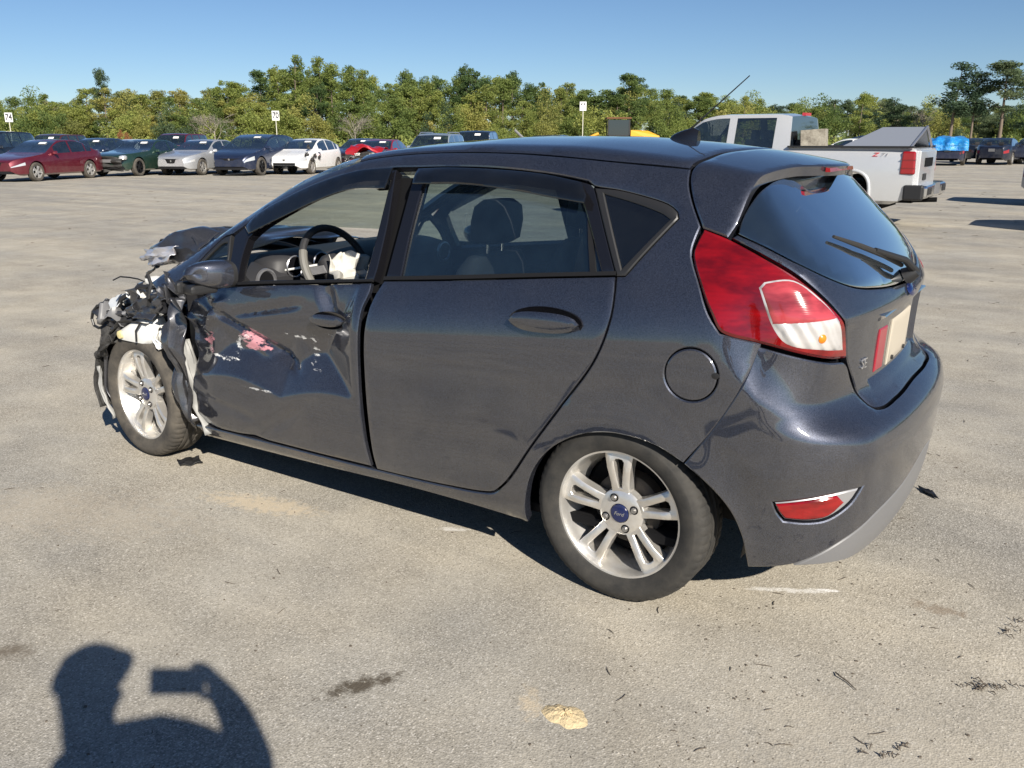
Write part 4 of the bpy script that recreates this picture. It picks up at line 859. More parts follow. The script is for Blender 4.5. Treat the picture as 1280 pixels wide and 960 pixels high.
# ---------------------------------------------------------------- ground
def ground_mat():
    m = mat('yard_ground', (.36, .33, .29), .95, 0, 0, .2); t = NT(m); P = t.pos()
    big = t.noise(.35, 5, .6); mid = t.noise(2.2, 6, .65); fine = t.noise(55, 3, .7); grit = t.n('TexVoronoi', Scale=170.); t.l(P, grit.inputs['Vector'])
    grit2 = t.n('TexVoronoi', Scale=48.); t.l(P, grit2.inputs['Vector'])
    sand = t.ramp(t.math('ADD', t.math('MULTIPLY', big, .62), t.math('MULTIPLY', mid, .42)), [(.36, (0, 0, 0)), (.60, (1, 1, 1))])
    asphalt = t.ramp(t.math('ADD', t.math('MULTIPLY', t.noise(170, 3, .75), .72), t.math('MULTIPLY', grit.outputs['Color'], .28)), [(.30, (.09, .082, .07)), (.42, (.28, .265, .235)), (.56, (.42, .398, .355)), (.70, (.86, .82, .76))])
    dust_veil = t.ramp(fine, [(.25, (.35, .330, .290)), (.5, (.435, .412, .362)), (.75, (.50, .475, .42))])
    col = t.mix(t.math('ADD', t.math('MULTIPLY', sand, .66), .06), asphalt, dust_veil)
    # wheel-packed bands running along the rows
    mp = t.n('Mapping', Scale=(.05, .5, 1)); mp.inputs['Rotation'].default_value[2] = R(33); t.l(P, mp.inputs[0])
    band = t.ramp(t.noise(1.6, 5, .65, mp.outputs[0]), [(.36, (.78, .785, .80)), (.64, (1.10, 1.08, 1.04))]); col = t.mix(1., col, band, 'MULTIPLY')
    col = t.mix(1., col, t.ramp(mid, [(.28, (.80, .795, .79)), (.7, (1.08, 1.08, 1.08))]), 'MULTIPLY')
    for sc, th, c, k in ((125., .66, (.76, .73, .68), .50), (105., .66, (.10, .09, .075), .50), (165., .5, (.13, .12, .10), .40)):   # single grains of aggregate
        v = t.n('TexVoronoi', Scale=sc); t.l(P, v.inputs['Vector']); sx = t.n('SeparateXYZ'); t.l(v.outputs['Color'], sx.inputs[0])
        dot = t.ramp(v.outputs['Distance'], [(.18, (1, 1, 1)), (.42, (0, 0, 0))]); on = t.ramp(sx.outputs[0], [(th, (0, 0, 0)), (th + .02, (1, 1, 1))])
        col = t.mix(t.math('MULTIPLY', t.math('MULTIPLY', dot, on), k), col, c)
    col = t.mix(1., col, t.ramp(t.noise(.9, 4, .55), [(.34, (.93, .935, .94)), (.66, (1.07, 1.035, .97))]), 'MULTIPLY')
    spk = t.ramp(grit2.outputs['Distance'], [(.02, (1, 1, 1)), (.10, (0, 0, 0))]); pick = t.ramp(t.noise(30, 2), [(.60, (0, 0, 0)), (.66, (1, 1, 1))])
    col = t.mix(t.math('MULTIPLY', t.math('MULTIPLY', spk, pick), .75), col, (.10, .085, .07))
    sep = t.n('SeparateXYZ'); t.l(P, sep.inputs[0])
    for (x, y, rx, ry, rot, c, k, th) in [(-.37, -1.63, .13, .045, R(60), (.10, .085, .065), 1.0, .42), (-1.35, -2.07, .08, .05, R(30), (.15, .125, .095), .8, .42), (-1.58, -.92, .30, .09, R(12), (.56, .47, .34), .75, .40), (-2.2, -1.4, .8, .3, R(20), (.40, .35, .28), .5, .45),
                                       (.46, -.44, .16, .022, R(28), (.72, .70, .66), .8, .44), (.57, -.37, .05, .010, R(20), (.78, .76, .73), 1., .38), (-.77, -.68, .07, .02, R(30), (.66, .64, .6), .8, .40), (.06, -1.43, .10, .04, R(-60), (.55, .46, .33), .7, .46), (.90, -.30, .10, .04, 0, (.24, .19, .14), .7, .42), (.95, -1.2, .5, .4, R(10), (.43, .39, .32), .5, .44)]:
        dx = t.math('ADD', sep.outputs[0], -x); dy = t.math('ADD', sep.outputs[1], -y); ca, sa = math.cos(rot), math.sin(rot)
        u = t.math('ADD', t.math('MULTIPLY', dx, ca / rx), t.math('MULTIPLY', dy, sa / rx)); v = t.math('ADD', t.math('MULTIPLY', dx, -sa / ry), t.math('MULTIPLY', dy, ca / ry))
        r2 = t.math('ADD', t.math('MULTIPLY', u, u), t.math('MULTIPLY', v, v))
        w = t.math('SUBTRACT', t.noise(26, 5, .75), t.math('MULTIPLY', r2, .20))
        col = t.mix(t.math('MULTIPLY', t.ramp(w, [(th - .10, (0, 0, 0)), (th + .08, (1, 1, 1))]), k), col, c)
    t.l(col, t.b.inputs['Base Color'])
    h = t.math('ADD', t.math('MULTIPLY', grit.outputs['Distance'], .9), t.math('ADD', t.math('MULTIPLY', fine, .55), t.math('MULTIPLY', t.noise(12, 4, .6), .5)))
    t.bump(h, .24, .006); return m
G = ground_mat()
V = []; Fc = []; rr = np.r_[0, np.geomspace(1.5, 900, 26)]; n = 48; V.append((0, 0, 0))
def gz(x, y):
    d = math.hypot(x - 1.1, y + 3.2); return -.02 * (1 - math.exp(-(max(0, d - 9) / 18) ** 2)) * (1 + .5 * math.sin(x * .11) * math.sin(y * .13 + 1))
for r_ in rr[1:]:
    for k in range(n): a = 2 * math.pi * k / n; x, y = r_ * math.cos(a), r_ * math.sin(a); V.append((x, y, gz(x, y)))
for k in range(n): Fc.append((0, 1 + k, 1 + (k + 1) % n))
for i in range(len(rr) - 2):
    for k in range(n): a = 1 + i * n; Fc.append((a + k, a + n + k, a + n + (k + 1) % n, a + (k + 1) % n))
tag(part('ground', V, Fc, G, None, True, None), kind='structure')
# frame of the yard: distance straight ahead of where the photographer stands, and to the right
AH = Vector((-.55209, .83379, 0)); RT = Vector((.83379, .55209, 0)); ST = Vector((CAM.x, CAM.y, 0))
def yard(d, lat, z=0.): return ST + AH * d + RT * lat + Vector((0, 0, z))
# sideways offset and height of a thing from its bearing and elevation as surveyed from the stand point
def at_px(px, d): return (px - 640) / 1100 * (.9631 * d + .30)
def hpx(py, d): k = (480 - py) / 1099.7; return 1.4617 + d * (k * .9631 - .2690) / (.9631 + k * .2690)
def dpx(py): k = (480 - py) / 1099.7; return 1.4617 * (.9631 + k * .2690) / (.2690 - k * .9631)
# loose grit, bark and twigs
M['bark'] = mat('bark_bits', (.10, .082, .064), .9); M['stone'] = mat('pale_grit', (.42, .39, .34), .9)
def chips(name, pts, size, mtl, label, seed, flat=.45):
    r = np.random.default_rng(seed); b = MB()
    for (x, y) in pts:
        s = size[0] + (size[1] - size[0]) * r.random() ** 2.5; a = r.uniform(0, 6.28); e = r.uniform(.35, 1)
        base = [(s * math.cos(a + k * 1.571 + r.uniform(-.4, .4)) * (1 if k % 2 else e), s * math.sin(a + k * 1.571) * (1 if k % 2 else e), 0) for k in range(4)]
        c, s_ = math.cos(a), math.sin(a)
        pts_ = [(x + q[0], y + q[1], gz(x, y) - .001) for q in base] + [(x + q[0] * .6 + r.uniform(-.2, .2) * s, y + q[1] * .6, gz(x, y) + s * flat * r.uniform(.5, 1.2)) for q in base]
        b.add(pts_, [(0, 1, 5, 4), (1, 2, 6, 5), (2, 3, 7, 6), (3, 0, 4, 7), (4, 5, 6, 7)])
    o = b.build(name, mtl, None, False); tag(o, label, 'debris', kind='stuff'); return o
r_ = np.random.default_rng(5)
def scatter(n, d0, d1, w, bias=0):
    d = d0 * (d1 / d0) ** r_.random(n); l = (r_.random(n) * 2 - 1) * .62 * d
    if bias: l = np.where(r_.random(n) < bias, np.abs(l) * .75 + .12 * d, l)
    p = [yard(a, b) for a, b in zip(d, l)]; return [(q.x, q.y) for q in p]
chips('bark_chips', scatter(1700, 1.7, 9, 1, .55) + scatter(900, 6, 28, 1), (.0015, .007), M['bark'], 'dark chips of bark and grit strewn over the yard ground', 3)
chips('pale_grit', scatter(2600, 1.7, 7, 1), (.0015, .0045), M['stone'], 'pale grains of grit strewn over the yard ground', 4)
b = MB()
for (x, y) in scatter(80, 1.8, 7, 1, .6) + scatter(260, 6, 26, 1, .2):
    k = 1 + .10 * max(0, math.hypot(x - 1.1, y + 3.2) - 4); L = r_.uniform(.012, .05) * k; a = r_.uniform(0, 6.28); c = r_.uniform(-.6, .6)
    pts = [(x + math.cos(a + c * q) * L * q, y + math.sin(a + c * q) * L * q, gz(x, y) + .002 + .0015 * math.sin(q * 3)) for q in (0, .33, .66, 1)]
    b.tube(pts, [.0010 * k, .0014 * k, .0012 * k, .0005 * k], 5)
tag(b.build('twigs', M['bark'], None), 'thin dry twigs lying about on the yard ground', 'debris', kind='stuff')
def clump(name, c, L, n, seed, label):
    r = np.random.default_rng(seed); b = MB()
    for i in range(n):
        t = r.uniform(-1, 1); x = c[0] + L[0] * t + r.normal() * .010; y = c[1] + L[1] * t + r.normal() * .012 + .02 * math.sin(t * 2.5); a = r.uniform(0, 6.28); l = r.uniform(.006, .026)
        b.tube([(x, y, .003), (x + math.cos(a) * l * .5, y + math.sin(a) * l * .5, .008 + r.random() * .006), (x + math.cos(a) * l, y + math.sin(a) * l, .003)], [.001, .002, .0006], 5)
    return tag(b.build(name, M['bark'], None), label, 'debris', 'bark clumps on the bare ground')
clump('bark_clump', (1.109, -.297), (.02, .035), 14, 1, 'dark curled bark clump nearest the right edge, beyond the others')
clump('bark_clump', (1.10, -.67), (.07, .035), 26, 2, 'long dark crescent of bark bits by the right edge')
clump('bark_clump', (.91, -1.12), (.035, .02), 16, 3, 'small dark bark clump at the bottom right, nearest the camera')
tag(MB().tube([(.715, -.845, .004), (.73, -.865, .010), (.755, -.875, .006), (.785, -.90, .004)], [.0018, .0025, .002, .001], 6).build('twig', M['bark'], None), 'single bent twig lying on bare ground right of the rear wheel', 'twig')
sd = mat('yellow_sand', (.60, .48, .29), .95); NT(sd).bump(NT(sd).noise(120, 4), .6, .01)
def sandpile(c, rx, ry, seed, label, hgt=.012):
    r = np.random.default_rng(seed); V = [(c[0], c[1], hgt)]; n = 40; m = 6; Fc = []
    rad = 1 + .22 * sum(r.uniform(.3, 1) * np.sin(np.arange(n) * 2 * math.pi / n * k + r.uniform(0, 6.28)) / k ** .6 for k in range(2, 12)) * .55; rad = np.clip(rad, .45, 1.5)
    for i in range(1, m + 1):
        for k in range(n):
            a = 2 * math.pi * k / n; f = i / m; V.append((c[0] + rx * f * rad[k] * math.cos(a), c[1] + ry * f * rad[k] * math.sin(a), hgt * (1 - f * f) * (.7 + .6 * r.random()) - .001 * (i == m)))
    for k in range(n): Fc.append((0, 1 + k, 1 + (k + 1) % n))
    for i in range(m - 1):
        for k in range(n): a = 1 + i * n; Fc.append((a + k, a + n + k, a + n + (k + 1) % n, a + (k + 1) % n))
    return tag(part('sand_pile', V, Fc, sd, None), label, 'sand')
sandpile((.172, -1.432), .066, .046, 3, 'small flat pile of yellow sand in the foreground')
o = sheet('plastic_shard', [[(-2.30, -.80, .008), (-2.22, -.84, .012)], [(-2.27, -.75, .018), (-2.19, -.80, .010)], [(-2.25, -.72, .008), (-2.17, -.755, .008)]], M['black_plastic'], None, 3, .016, 10, 10, 4)
tag(o, 'broken black plastic shard on the ground by the front wheel', 'debris')
o = sheet('plastic_shard', [[(.66, .76, .008), (.72, .74, .012)], [(.70, .70, .014), (.76, .66, .008)]], M['black_plastic'], None, 4, .016, 8, 8, 4)
tag(o, 'small black plastic shard on the ground behind the rear bumper', 'debris')
# ---------------------------------------------------------------- parked and wrecked vehicles
M['seeglass'] = glass('parked_car_glass', (.42, .48, .50), 3.2, dust_veil=.03, veil_col=(.28, .42, .55))
M['bgglass'] = mat('dark_window', (.010, .014, .020), .04, 0, 1.0, 1.0)
M['lamp'] = mat('headlamp', (.70, .70, .68), .15, .4, 1.0)
M['tail'] = mat('tail_lamp', (.28, .006, .008), .2, 0, 1.0)
M['white'] = mat('white_paper', (.82, .82, .80), .7)
def simple_wheel_mesh(r, w, rim):
    a = MB(); h = w / 2
    a.lathe([(rim, -h * .7), (rim + .02, -h), (r - .03, -h), (r - .005, -h * .8), (r, -h * .5), (r, h * .5), (r - .03, h), (rim, h * .9)], 32)
    t = mesh('tyre', a.V, a.F, True, 40); b = MB()
    b.lathe([(rim + .004, -h * .72), (rim - .012, -h * .86), (rim - .02, -h * .5), (rim - .03, h * .6)], 32)
    for k in range(5):
        for q in (-.16, .16):
            an = k * 1.2566 + q; c, s = math.cos(an), math.sin(an); nx, nz = -s, c; pts = []
            for rr, ww in ((.05, .020), (rim - .012, .024)):
                for sg in (-1, 1):
                    for y in (-h * .80, -h * .60): pts.append((c * rr + nx * ww * sg, y, s * rr + nz * ww * sg))
            b.add(pts, [(0, 2, 6, 4), (0, 1, 3, 2), (0, 4, 5, 1), (2, 3, 7, 6), (1, 5, 7, 3)])
    b.lathe([(0, -h * .84), (.07, -h * .84), (.08, -h * .6)], 20); d = mesh('rim', b.V, b.F, True, 30)
    c = MB(); c.lathe([(0, -h * .1), (rim - .03, -h * .1)], 24); return t, d, mesh('brake', c.V, c.F, False)
WK = {}
M['rim_dark'] = mat('dark_rim', (.05, .05, .055), .3, .8, .5)
M['dusty_tyre'] = M['tyre_dusty']
def bgwheel(par, loc, side, r, w, rim='alloy'):
    k = (round(r, 3), w)
    if k not in WK: WK[k] = simple_wheel_mesh(r, w, r * .68)
    e = empty('wheel', loc, 0 if side < 0 else math.pi, par)
    for nm, me, mm in zip(('tyre', 'rim', 'brake'), WK[k], (M['tyre_dusty'], M[rim], M['dark_in'])):
        o = bpy.data.objects.new(nm, me); COL.objects.link(o); o.parent = e
        if not me.materials: me.materials.append(mm)
        o.material_slots[0].link = 'OBJECT'; o.material_slots[0].material = mm
    return e
SEATME = {}
def seats(root, x, W, zb, rear):
    if not SEATME:
        b = MB(); b.box((-.10, 0, -.10), (.14, .46, .52), Matrix.Rotation(R(-14), 3, 'Y')); b.box((-.20, 0, .245), (.09, .25, .16), Matrix.Rotation(R(-8), 3, 'Y')); b.box((.15, 0, -.33), (.50, .46, .12)); SEATME['front'] = mesh('seat', b.V, b.F, False)
        b = MB(); b.box((-.10, 0, -.10), (.14, 1.20, .50), Matrix.Rotation(R(-18), 3, 'Y')); b.box((-.20, .32, .19), (.08, .24, .12)); b.box((-.20, -.32, .19), (.08, .24, .12)); SEATME['rear'] = mesh('rear_seat', b.V, b.F, False)
        b = MB(); b.tube([(0, .18 * math.cos(a), .18 * math.sin(a)) for a in np.linspace(0, 6.283, 17)[:-1]], .018, 6, closed=True); b.box((0, 0, 0), (.02, .3, .05)); SEATME['wheel'] = mesh('steering_wheel', b.V, b.F)
        b = MB(); b.box((0, 0, 0), (.45, 1.30, .12)); SEATME['dash'] = mesh('dashboard', b.V, b.F, False)
        for m_ in SEATME.values(): m_.materials.append(M['seat'])
    for y in (.36, -.36): o = obj('front_seat', SEATME['front'], root); o.location = (x - .35, y, zb + .02)
    if rear: o = obj('rear_seat', SEATME['rear'], root); o.location = (x - 1.25, 0, zb + .02); o.scale = (1, W / 1.9, 1)
    o = obj('steering_wheel', SEATME['wheel'], root); o.location = (x + .38, .36, zb - .03); o.rotation_euler = (0, R(25), 0)
    o = obj('dashboard', SEATME['dash'], root); o.location = (x + .80, 0, zb - .06); o.scale = (1, W / 1.9, 1)
def vehicle(name, loc, rz, col, p, label, cat='car', group=None, metal=.4, rim='alloy', sticker=True):
    """loft: p gives the centre-line profile from the nose (s=0) to the tail; local +X is forward, +Y the driver's side"""
    L, W, wr = p['L'], p['W'], p['wr']; top = pchip(*zip(*p['top'])); bl = pchip(*zip(*p['belt'])); zlo = p.get('low', .22)
    ws0, ws1, rw0, rw1 = p['glass']; wins = p['wins']; wx = (p['fo'], p['fo'] + p['wb'])
    body = p['mat'] if 'mat' in p else paint(name + '_paint', col, metal, .35, .25, .2)
    root = empty(name, loc, rz); tag(root, label, cat, group)
    S = {0, .015, .05, .11, .2, L - .2, L - .11, L - .05, L - .015, L, ws0, ws1, rw0, rw1, p.get('hl', .45), L - p.get('tl', .35)} | set(np.linspace(.2, L - .2, 44))
    for a, b_ in wins: S |= {a, b_}
    for w_ in wx: S |= set(w_ + (p['arch'][0] if 'arch' in p else wr + .055) * np.cos(np.linspace(0, math.pi, 15)))
    for s_ in p.get('extra', ()): S |= {s_}
    S = np.array(sorted(S)); S = S[np.r_[True, np.diff(S) > .006]]
    V = []; m = 11
    for s in S:
        e = min(s, L - s); wd = W / 2 * (1 - p.get('nose', .30) * max(0, 1 - e / .75) ** 2.3 - p.get('taper', .05) * max(0, 1 - e / 1.6)); zt = float(top(s)); zb = min(float(bl(s)), zt - .015); hg = zt - zb
        if 'cut' in p and p['cut'][0] <= s <= p['cut'][1]: zb = zt - .05; hg = .05
        zl = zlo + (.16 * max(0, 1 - e / .35) ** 1.5)
        for w_ in wx:
            q = (wr + .055) ** 2 - (s - w_) ** 2
            if 'arch' in p:
                t_ = abs(s - w_) / p['arch'][0]
                if t_ < 1: zl = max(zl, zlo + (p['arch'][1] - zlo) * (1 - t_ ** 4) ** .25)
            elif q > 0: zl = max(zl, wr + math.sqrt(q))
        tb = p.get('tumble', .42); wtop = wd * .955 - tb * hg
        zz = lambda z: max(z, zl)
        row = [(wd * .86, zl), (wd * .975, zz(zlo + .06)), (wd, zz(zlo + .22)), (wd * 1.0, zz((zlo + zb) / 2 + .08)), (wd * .99, zz(zb - .10)), (wd * .955, zb), (wd * .955 - tb * .025, zb + .025 if hg > .1 else zb + hg * .2), (wtop + tb * hg * .14, zb + hg * .86), (wtop - .03, zb + hg * .955), (wtop * .6, zt - .012 * min(1, hg * 4)), (0, zt)]
        for q in row: V.append((L / 2 - s, q[0], q[1]))
    n0 = len(V); V += [(x, -y, z) for x, y, z in V]; parts = {}
    def put(k, f): parts.setdefault(k, []).append(f)
    for i in range(len(S) - 1):
        sm = (S[i] + S[i + 1]) / 2
        for j in range(m - 1):
            f = (i * m + j, (i + 1) * m + j, (i + 1) * m + j + 1, i * m + j + 1)
            k = 'body'
            if j == 6 and any(a < sm < b_ for a, b_ in wins): k = 'side_window%d' % [q for q, (a, b_) in enumerate(wins) if a < sm < b_][0]
            elif j >= 8 and ws0 + .03 < sm < ws1: k = 'windscreen'
            elif j >= 8 and rw0 < sm < rw1 - .03: k = 'rear_window'
            elif j in p.get('hlrow', (3,)) and sm < p.get('hl', .45) and sm > .012: k = 'headlight'
            elif j in p.get('tlrow', (3,)) and sm > L - p.get('tl', .35) and sm < L - .012: k = 'tail_light'
            elif j >= 9 and 'sunroof' in p and p['sunroof'][0] < sm < p['sunroof'][1]: k = 'sunroof'
            put((k, 0), f[::-1]); put((k, 1), tuple(q + n0 for q in f))
    e0 = list(range(m)); e1 = [(len(S) - 1) * m + q for q in range(m)]
    put(('body', 0), tuple(e0 + [q + n0 for q in e0[::-1][1:]])); put(('body', 0), tuple((e1 + [q + n0 for q in e1[::-1][1:]])[::-1]))
    merged = {}
    for (k, s), fs in parts.items():
        kk = k if k in ('body', 'windscreen', 'rear_window', 'sunroof') else (k, s)
        merged.setdefault(kk, []).extend(fs)
    for kk, fs in merged.items():
        nm = (kk if isinstance(kk, str) else kk[0]).rstrip('0123456789')
        ids = sorted({q for f in fs for q in f}); mp = {q: i for i, q in enumerate(ids)}
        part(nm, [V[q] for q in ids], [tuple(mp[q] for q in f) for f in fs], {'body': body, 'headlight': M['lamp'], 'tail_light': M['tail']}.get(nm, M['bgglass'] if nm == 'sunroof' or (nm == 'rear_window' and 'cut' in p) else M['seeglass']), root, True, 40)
    b = MB(); b.box((0, 0, zlo + .16), (L - .5, W * .60, .22)); b.box((L / 2 - (ws1 + rw0) / 2, 0, .6), (rw0 - ws1, W * .8, .5)); b.box((0, 0, .55), (L - 1.0, W * .62, .45)); b.build('underbody', M['dark_in'], root, False)
    seats(root, L / 2 - ws1 - .25, W, float(bl(ws1)), rw0 - ws1 > 1.1)
    for w_ in wx:
        for sd_ in (1, -1): bgwheel(root, (L / 2 - w_, sd_ * (W / 2 - .115), wr), sd_, wr, .22, rim)
    for sd_ in (1, -1):
        xm = L / 2 - ws0 - .35; zm = float(bl(ws0 + .4)) + .05
        o = MB().box((xm, sd_ * (W / 2 + .05), zm), (.10, .20, .13), None, .75).build('wing_mirror', p.get('mirmat', body), root, False); bevel(o, .03)
    if p.get('grille'):
        y, z0, z1 = p['grille']
        def wedge(nm, yt, yb, z0, z1, xo, mm):
            ys = np.linspace(-1, 1, 9); V = [(L / 2 + xo - .05 * abs(t) ** 2 + dx, t * (yt if k else yb), z1 if k else z0) for dx in (0, -.08) for k in (0, 1) for t in ys]
            Fc = [(i, i + 1, 10 + i, 9 + i) for i in range(8)] + [(9 + i, 10 + i, 28 + i, 27 + i) for i in range(8)] + [(19 + i, 18 + i, i, i + 1) for i in range(8)] + [(0, 9, 27, 18), (8, 26, 35, 17)]
            return part(nm, V, Fc, mm, root, False)
        wedge('grille', y, y * .62, z0, z1, .014, M['black_soft']); wedge('nose_badge', .09, .09, (z0 + z1) / 2 - .035, (z0 + z1) / 2 + .035, .024, M['chrome'])
        if p.get('intake'): wedge('lower_intake', y * 1.15, y * 1.3, p['intake'] - .05, p['intake'] + .05, .016, M['black_soft'])
    o = MB().box((-L / 2 - .006, 0, p.get('plate', .75)), (.02, .32, .16)).build('number_plate', M['grey_plastic'], root, False)
    if sticker:
        s_ = ws0 + .74 * (ws1 - ws0); z = float(top(s_)); o = MB().box((0, 0, 0), (.13, .30, .003)).build('windscreen_label', M['white'], root, False)
        dz = float(top(s_ + .1)) - float(top(s_ - .1)); o.rotation_euler = (0, math.atan2(dz, .2), 0); o.location = (L / 2 - s_ + .01, .26, z + .006)
    return root
def SEDAN(L=4.85, W=1.84, H=1.45, **k):
    d = dict(L=L, W=W, wr=.335, wb=L * .575, fo=.93, top=[(0, .66), (.10, .74), (.5, .84), (1.45, .985), (1.75, 1.12), (2.35, H - .05), (2.7, H), (3.25, H - .005), (3.6, H - .09), (L - .62, 1.06), (L - .35, 1.045), (L - .06, 1.0), (L, .88)],
             belt=[(0, .62), (.5, .79), (1.45, .93), (2.5, .955), (L - .7, 1.0), (L, .84)], glass=(1.5, 2.35, 3.55, L - .72), wins=[(1.95, 2.78), (2.86, 3.62), (3.68, 3.98)], grille=(.50, .50, .68), intake=.33, plate=.80)
    d.update(k); return d
def SUV(L=4.65, W=1.90, H=1.70, **k):
    d = dict(L=L, W=W, wr=.36, wb=L * .575, fo=.92, low=.26, top=[(0, .78), (.08, .90), (.5, 1.02), (1.25, 1.12), (1.5, 1.24), (2.05, H - .06), (2.4, H), (3.6, H - .01), (L - .55, H - .06), (L - .22, 1.30), (L - .1, 1.05), (L, .85)],
             belt=[(0, .74), (.5, .95), (1.25, 1.06), (3.0, 1.11), (L - .3, 1.16), (L, .8)], glass=(1.28, 2.0, L - .60, L - .2), wins=[(1.7, 2.5), (2.58, 3.32), (3.40, L - .55)], grille=(.48, .60, .84), intake=.42, plate=.92, tumble=.30)
    d.update(k); return d
HD = math.atan2(-.936, .350)                        # the row on the left stands nose towards the lane
def by_wheel(px, d, L, W, fo, rz):                   # root position from the ground point under the front driver's-side wheel
    d = dpx(d) if d > 100 else d; q = yard(d, at_px(px, d)); v = Matrix.Rotation(rz, 3, 'Z') @ Vector((L / 2 - fo, W / 2 - .1, 0)); return q - v + Vector((0, 0, gz(q.x, q.y)))
row = 'wrecked cars parked in rows across the yard'
p = SEDAN(4.9, 1.85, 1.46); maroon = vehicle('parked_sedan', by_wheel(45, 225.5, 4.9, 1.85, .93, HD), HD, (.13, .010, .022), p, 'dark maroon sedan at the left edge, side on, front wheel turned', 'car', row)
p = SEDAN(5.0, 1.92, 1.45, top=[(0, .70), (.08, .80), (.5, .90), (1.75, 1.01), (2.0, 1.10), (2.55, 1.40), (2.9, 1.45), (3.3, 1.43), (3.7, 1.30), (4.2, 1.10), (4.6, 1.06), (4.94, 1.03), (5.0, .9)], glass=(1.8, 2.55, 3.3, 4.1), wins=[(2.25, 3.15), (3.22, 3.62)], grille=(.66, .56, .76), intake=.36, wr=.36, hl=.05)
green = vehicle('parked_coupe', by_wheel(173, 219, 5.0, 1.92, .93, HD), HD, (.018, .048, .034), p, 'dark green coupe with its nose torn off between maroon and silver sedans', 'car', row, rim='rim_dark')
sheet('torn_nose', [[(2.48, -.85, .72), (2.55, 0, .76), (2.42, .80, .74)], [(2.56, -.85, .58), (2.62, 0, .60), (2.50, .82, .58)], [(2.52, -.80, .40), (2.58, 0, .38), (2.48, .80, .40)], [(2.40, -.8, .22), (2.5, 0, .2), (2.40, .78, .22)]], M['liner'], green, 6, .16, 24, 40, 8)
o = MB().box((2.56, .10, .62), (.06, .55, .12)).build('bumper_beam', M['grey_plastic'], green, False)
o = blob('headlamp_unit', [((2.30, .74, .66), .10, .10), ((2.32, .74, .70), .16, .13), ((2.30, .74, .80), .15, .12), ((2.28, .74, .84), .06, .06)], M['lamp'], green)
p = SEDAN(4.85, 1.83, 1.45); vehicle('parked_sedan', by_wheel(252, 218, 4.85, 1.83, .93, HD), HD, (.48, .49, .50), p, 'silver grey sedan with dark V-shaped grille between green and navy cars', 'car', row, .5)
p = SUV(5.0, 2.0, 1.66, low=.22, top=[(0, .66), (.10, .78), (.5, .92), (1.1, 1.05), (1.4, 1.20), (2.1, 1.56), (2.6, 1.66), (3.2, 1.66), (4.0, 1.56), (4.65, 1.22), (4.85, 1.12), (5.0, .9)], glass=(1.12, 2.35, 3.6, 4.6), wins=[(1.6, 2.62), (2.70, 3.6), (3.68, 4.2)], grille=(.6, .62, .70), intake=.30, wr=.37)
vehicle('parked_suv', by_wheel(326, 218.5, 5.0, 2.0, .92, HD), HD, (.016, .026, .062), p, 'dark navy rounded crossover between silver sedan and white hatchback', 'car', row, rim='rim_dark')
p = SEDAN(4.5, 1.75, 1.49, top=[(0, .62), (.10, .72), (.5, .86), (1.15, 1.02), (1.5, 1.18), (2.15, 1.44), (2.6, 1.49), (3.2, 1.44), (3.9, 1.24), (4.25, 1.12), (4.42, 1.06), (4.5, .85)], glass=(1.2, 2.1, 3.1, 4.2), wins=[(1.75, 2.6), (2.68, 3.4), (3.46, 3.72)], grille=(.1, .60, .62), intake=.30, wr=.315, wb=2.7, hlrow=(3, 4), hl=.5)
white = vehicle('parked_hatchback', by_wheel(389, 217, 4.5, 1.75, .93, HD), HD, (.78, .78, .76), p, 'white hatchback with damaged front wing and a dark bumper slot', 'car', row, 0)
o = MB().box((2.24, 0, .44), (.05, 1.0, .10)).build('bumper_slot', M['black_soft'], white, False)
for i, (c_, a_) in enumerate([((1.35, .89, .62), .16), ((1.15, .90, .74), .12), ((.72, .91, .66), .10), ((1.75, .80, .80), .16), ((1.30, .70, 1.08), .14)]):
    c_ = np.array(c_); sheet('torn_panel', [[c_ + (-a_, 0, -.05), c_ + (a_, 0, -.03)], [c_ + (-a_ * .8, .03, .05), c_ + (a_ * 1.1, .02, .07)], [c_ + (-a_, -.02, .12), c_ + (a_ * .6, -.02, .10)]], M['liner'], white, 60 + i, .12, 10, 12, 5)
p = SEDAN(4.8, 1.83, 1.45, grille=None); red = vehicle('wrecked_sedan', by_wheel(484, 214.5, 4.8, 1.83, .93, HD + .05), HD + .05, (.30, .008, .016), p, 'bright red sedan with its bonnet folded up and nose gone', 'car', row, .3)
sheet('folded_bonnet', [[(1.0, -.80, 1.02), (1.05, 0, 1.05), (1.0, .80, 1.02)], [(1.55, -.84, 1.10), (1.5, 0, 1.16), (1.55, .82, 1.08)], [(2.05, -.86, 1.02), (1.9, 0, 1.18), (2.0, .84, 1.00)], [(2.35, -.88, .80), (2.25, 0, 1.02), (2.25, .80, .84)]], paint('red_bent', (.42, .010, .016), .3, .3, .2, .1), red, 31, .22, 26, 40, 6)
sheet('crushed_nose', [[(2.2, -.85, .80), (2.3, 0, .84), (2.2, .85, .78)], [(2.45, -.85, .60), (2.5, 0, .62), (2.42, .85, .58)], [(2.42, -.8, .30), (2.5, 0, .28), (2.4, .8, .3)]], M['liner'], red, 32, .25, 26, 40, 8)
for i in range(7): c_ = np.array([2.4 + .06 * (i % 2), -.7 + .23 * i, .55 + .12 * ((i * 7) % 3)]); sheet('broken_piece', [[c_ + (0, -.12, -.06), c_ + (.04, .12, -.05)], [c_ + (.05, -.10, .06), c_ + (0, .12, .07)]], [M['steel'], M['grey_plastic'], M['white_pl']][i % 3], red, 70 + i, .2, 8, 8, 4)
p = SUV(4.65, 1.86, 1.70); suv = vehicle('parked_suv', by_wheel(556, 38, 4.65, 1.86, .92, HD), HD, (.34, .40, .45), p, 'pale silver blue SUV with roof rails beside the red wreck', 'car', row, .5)
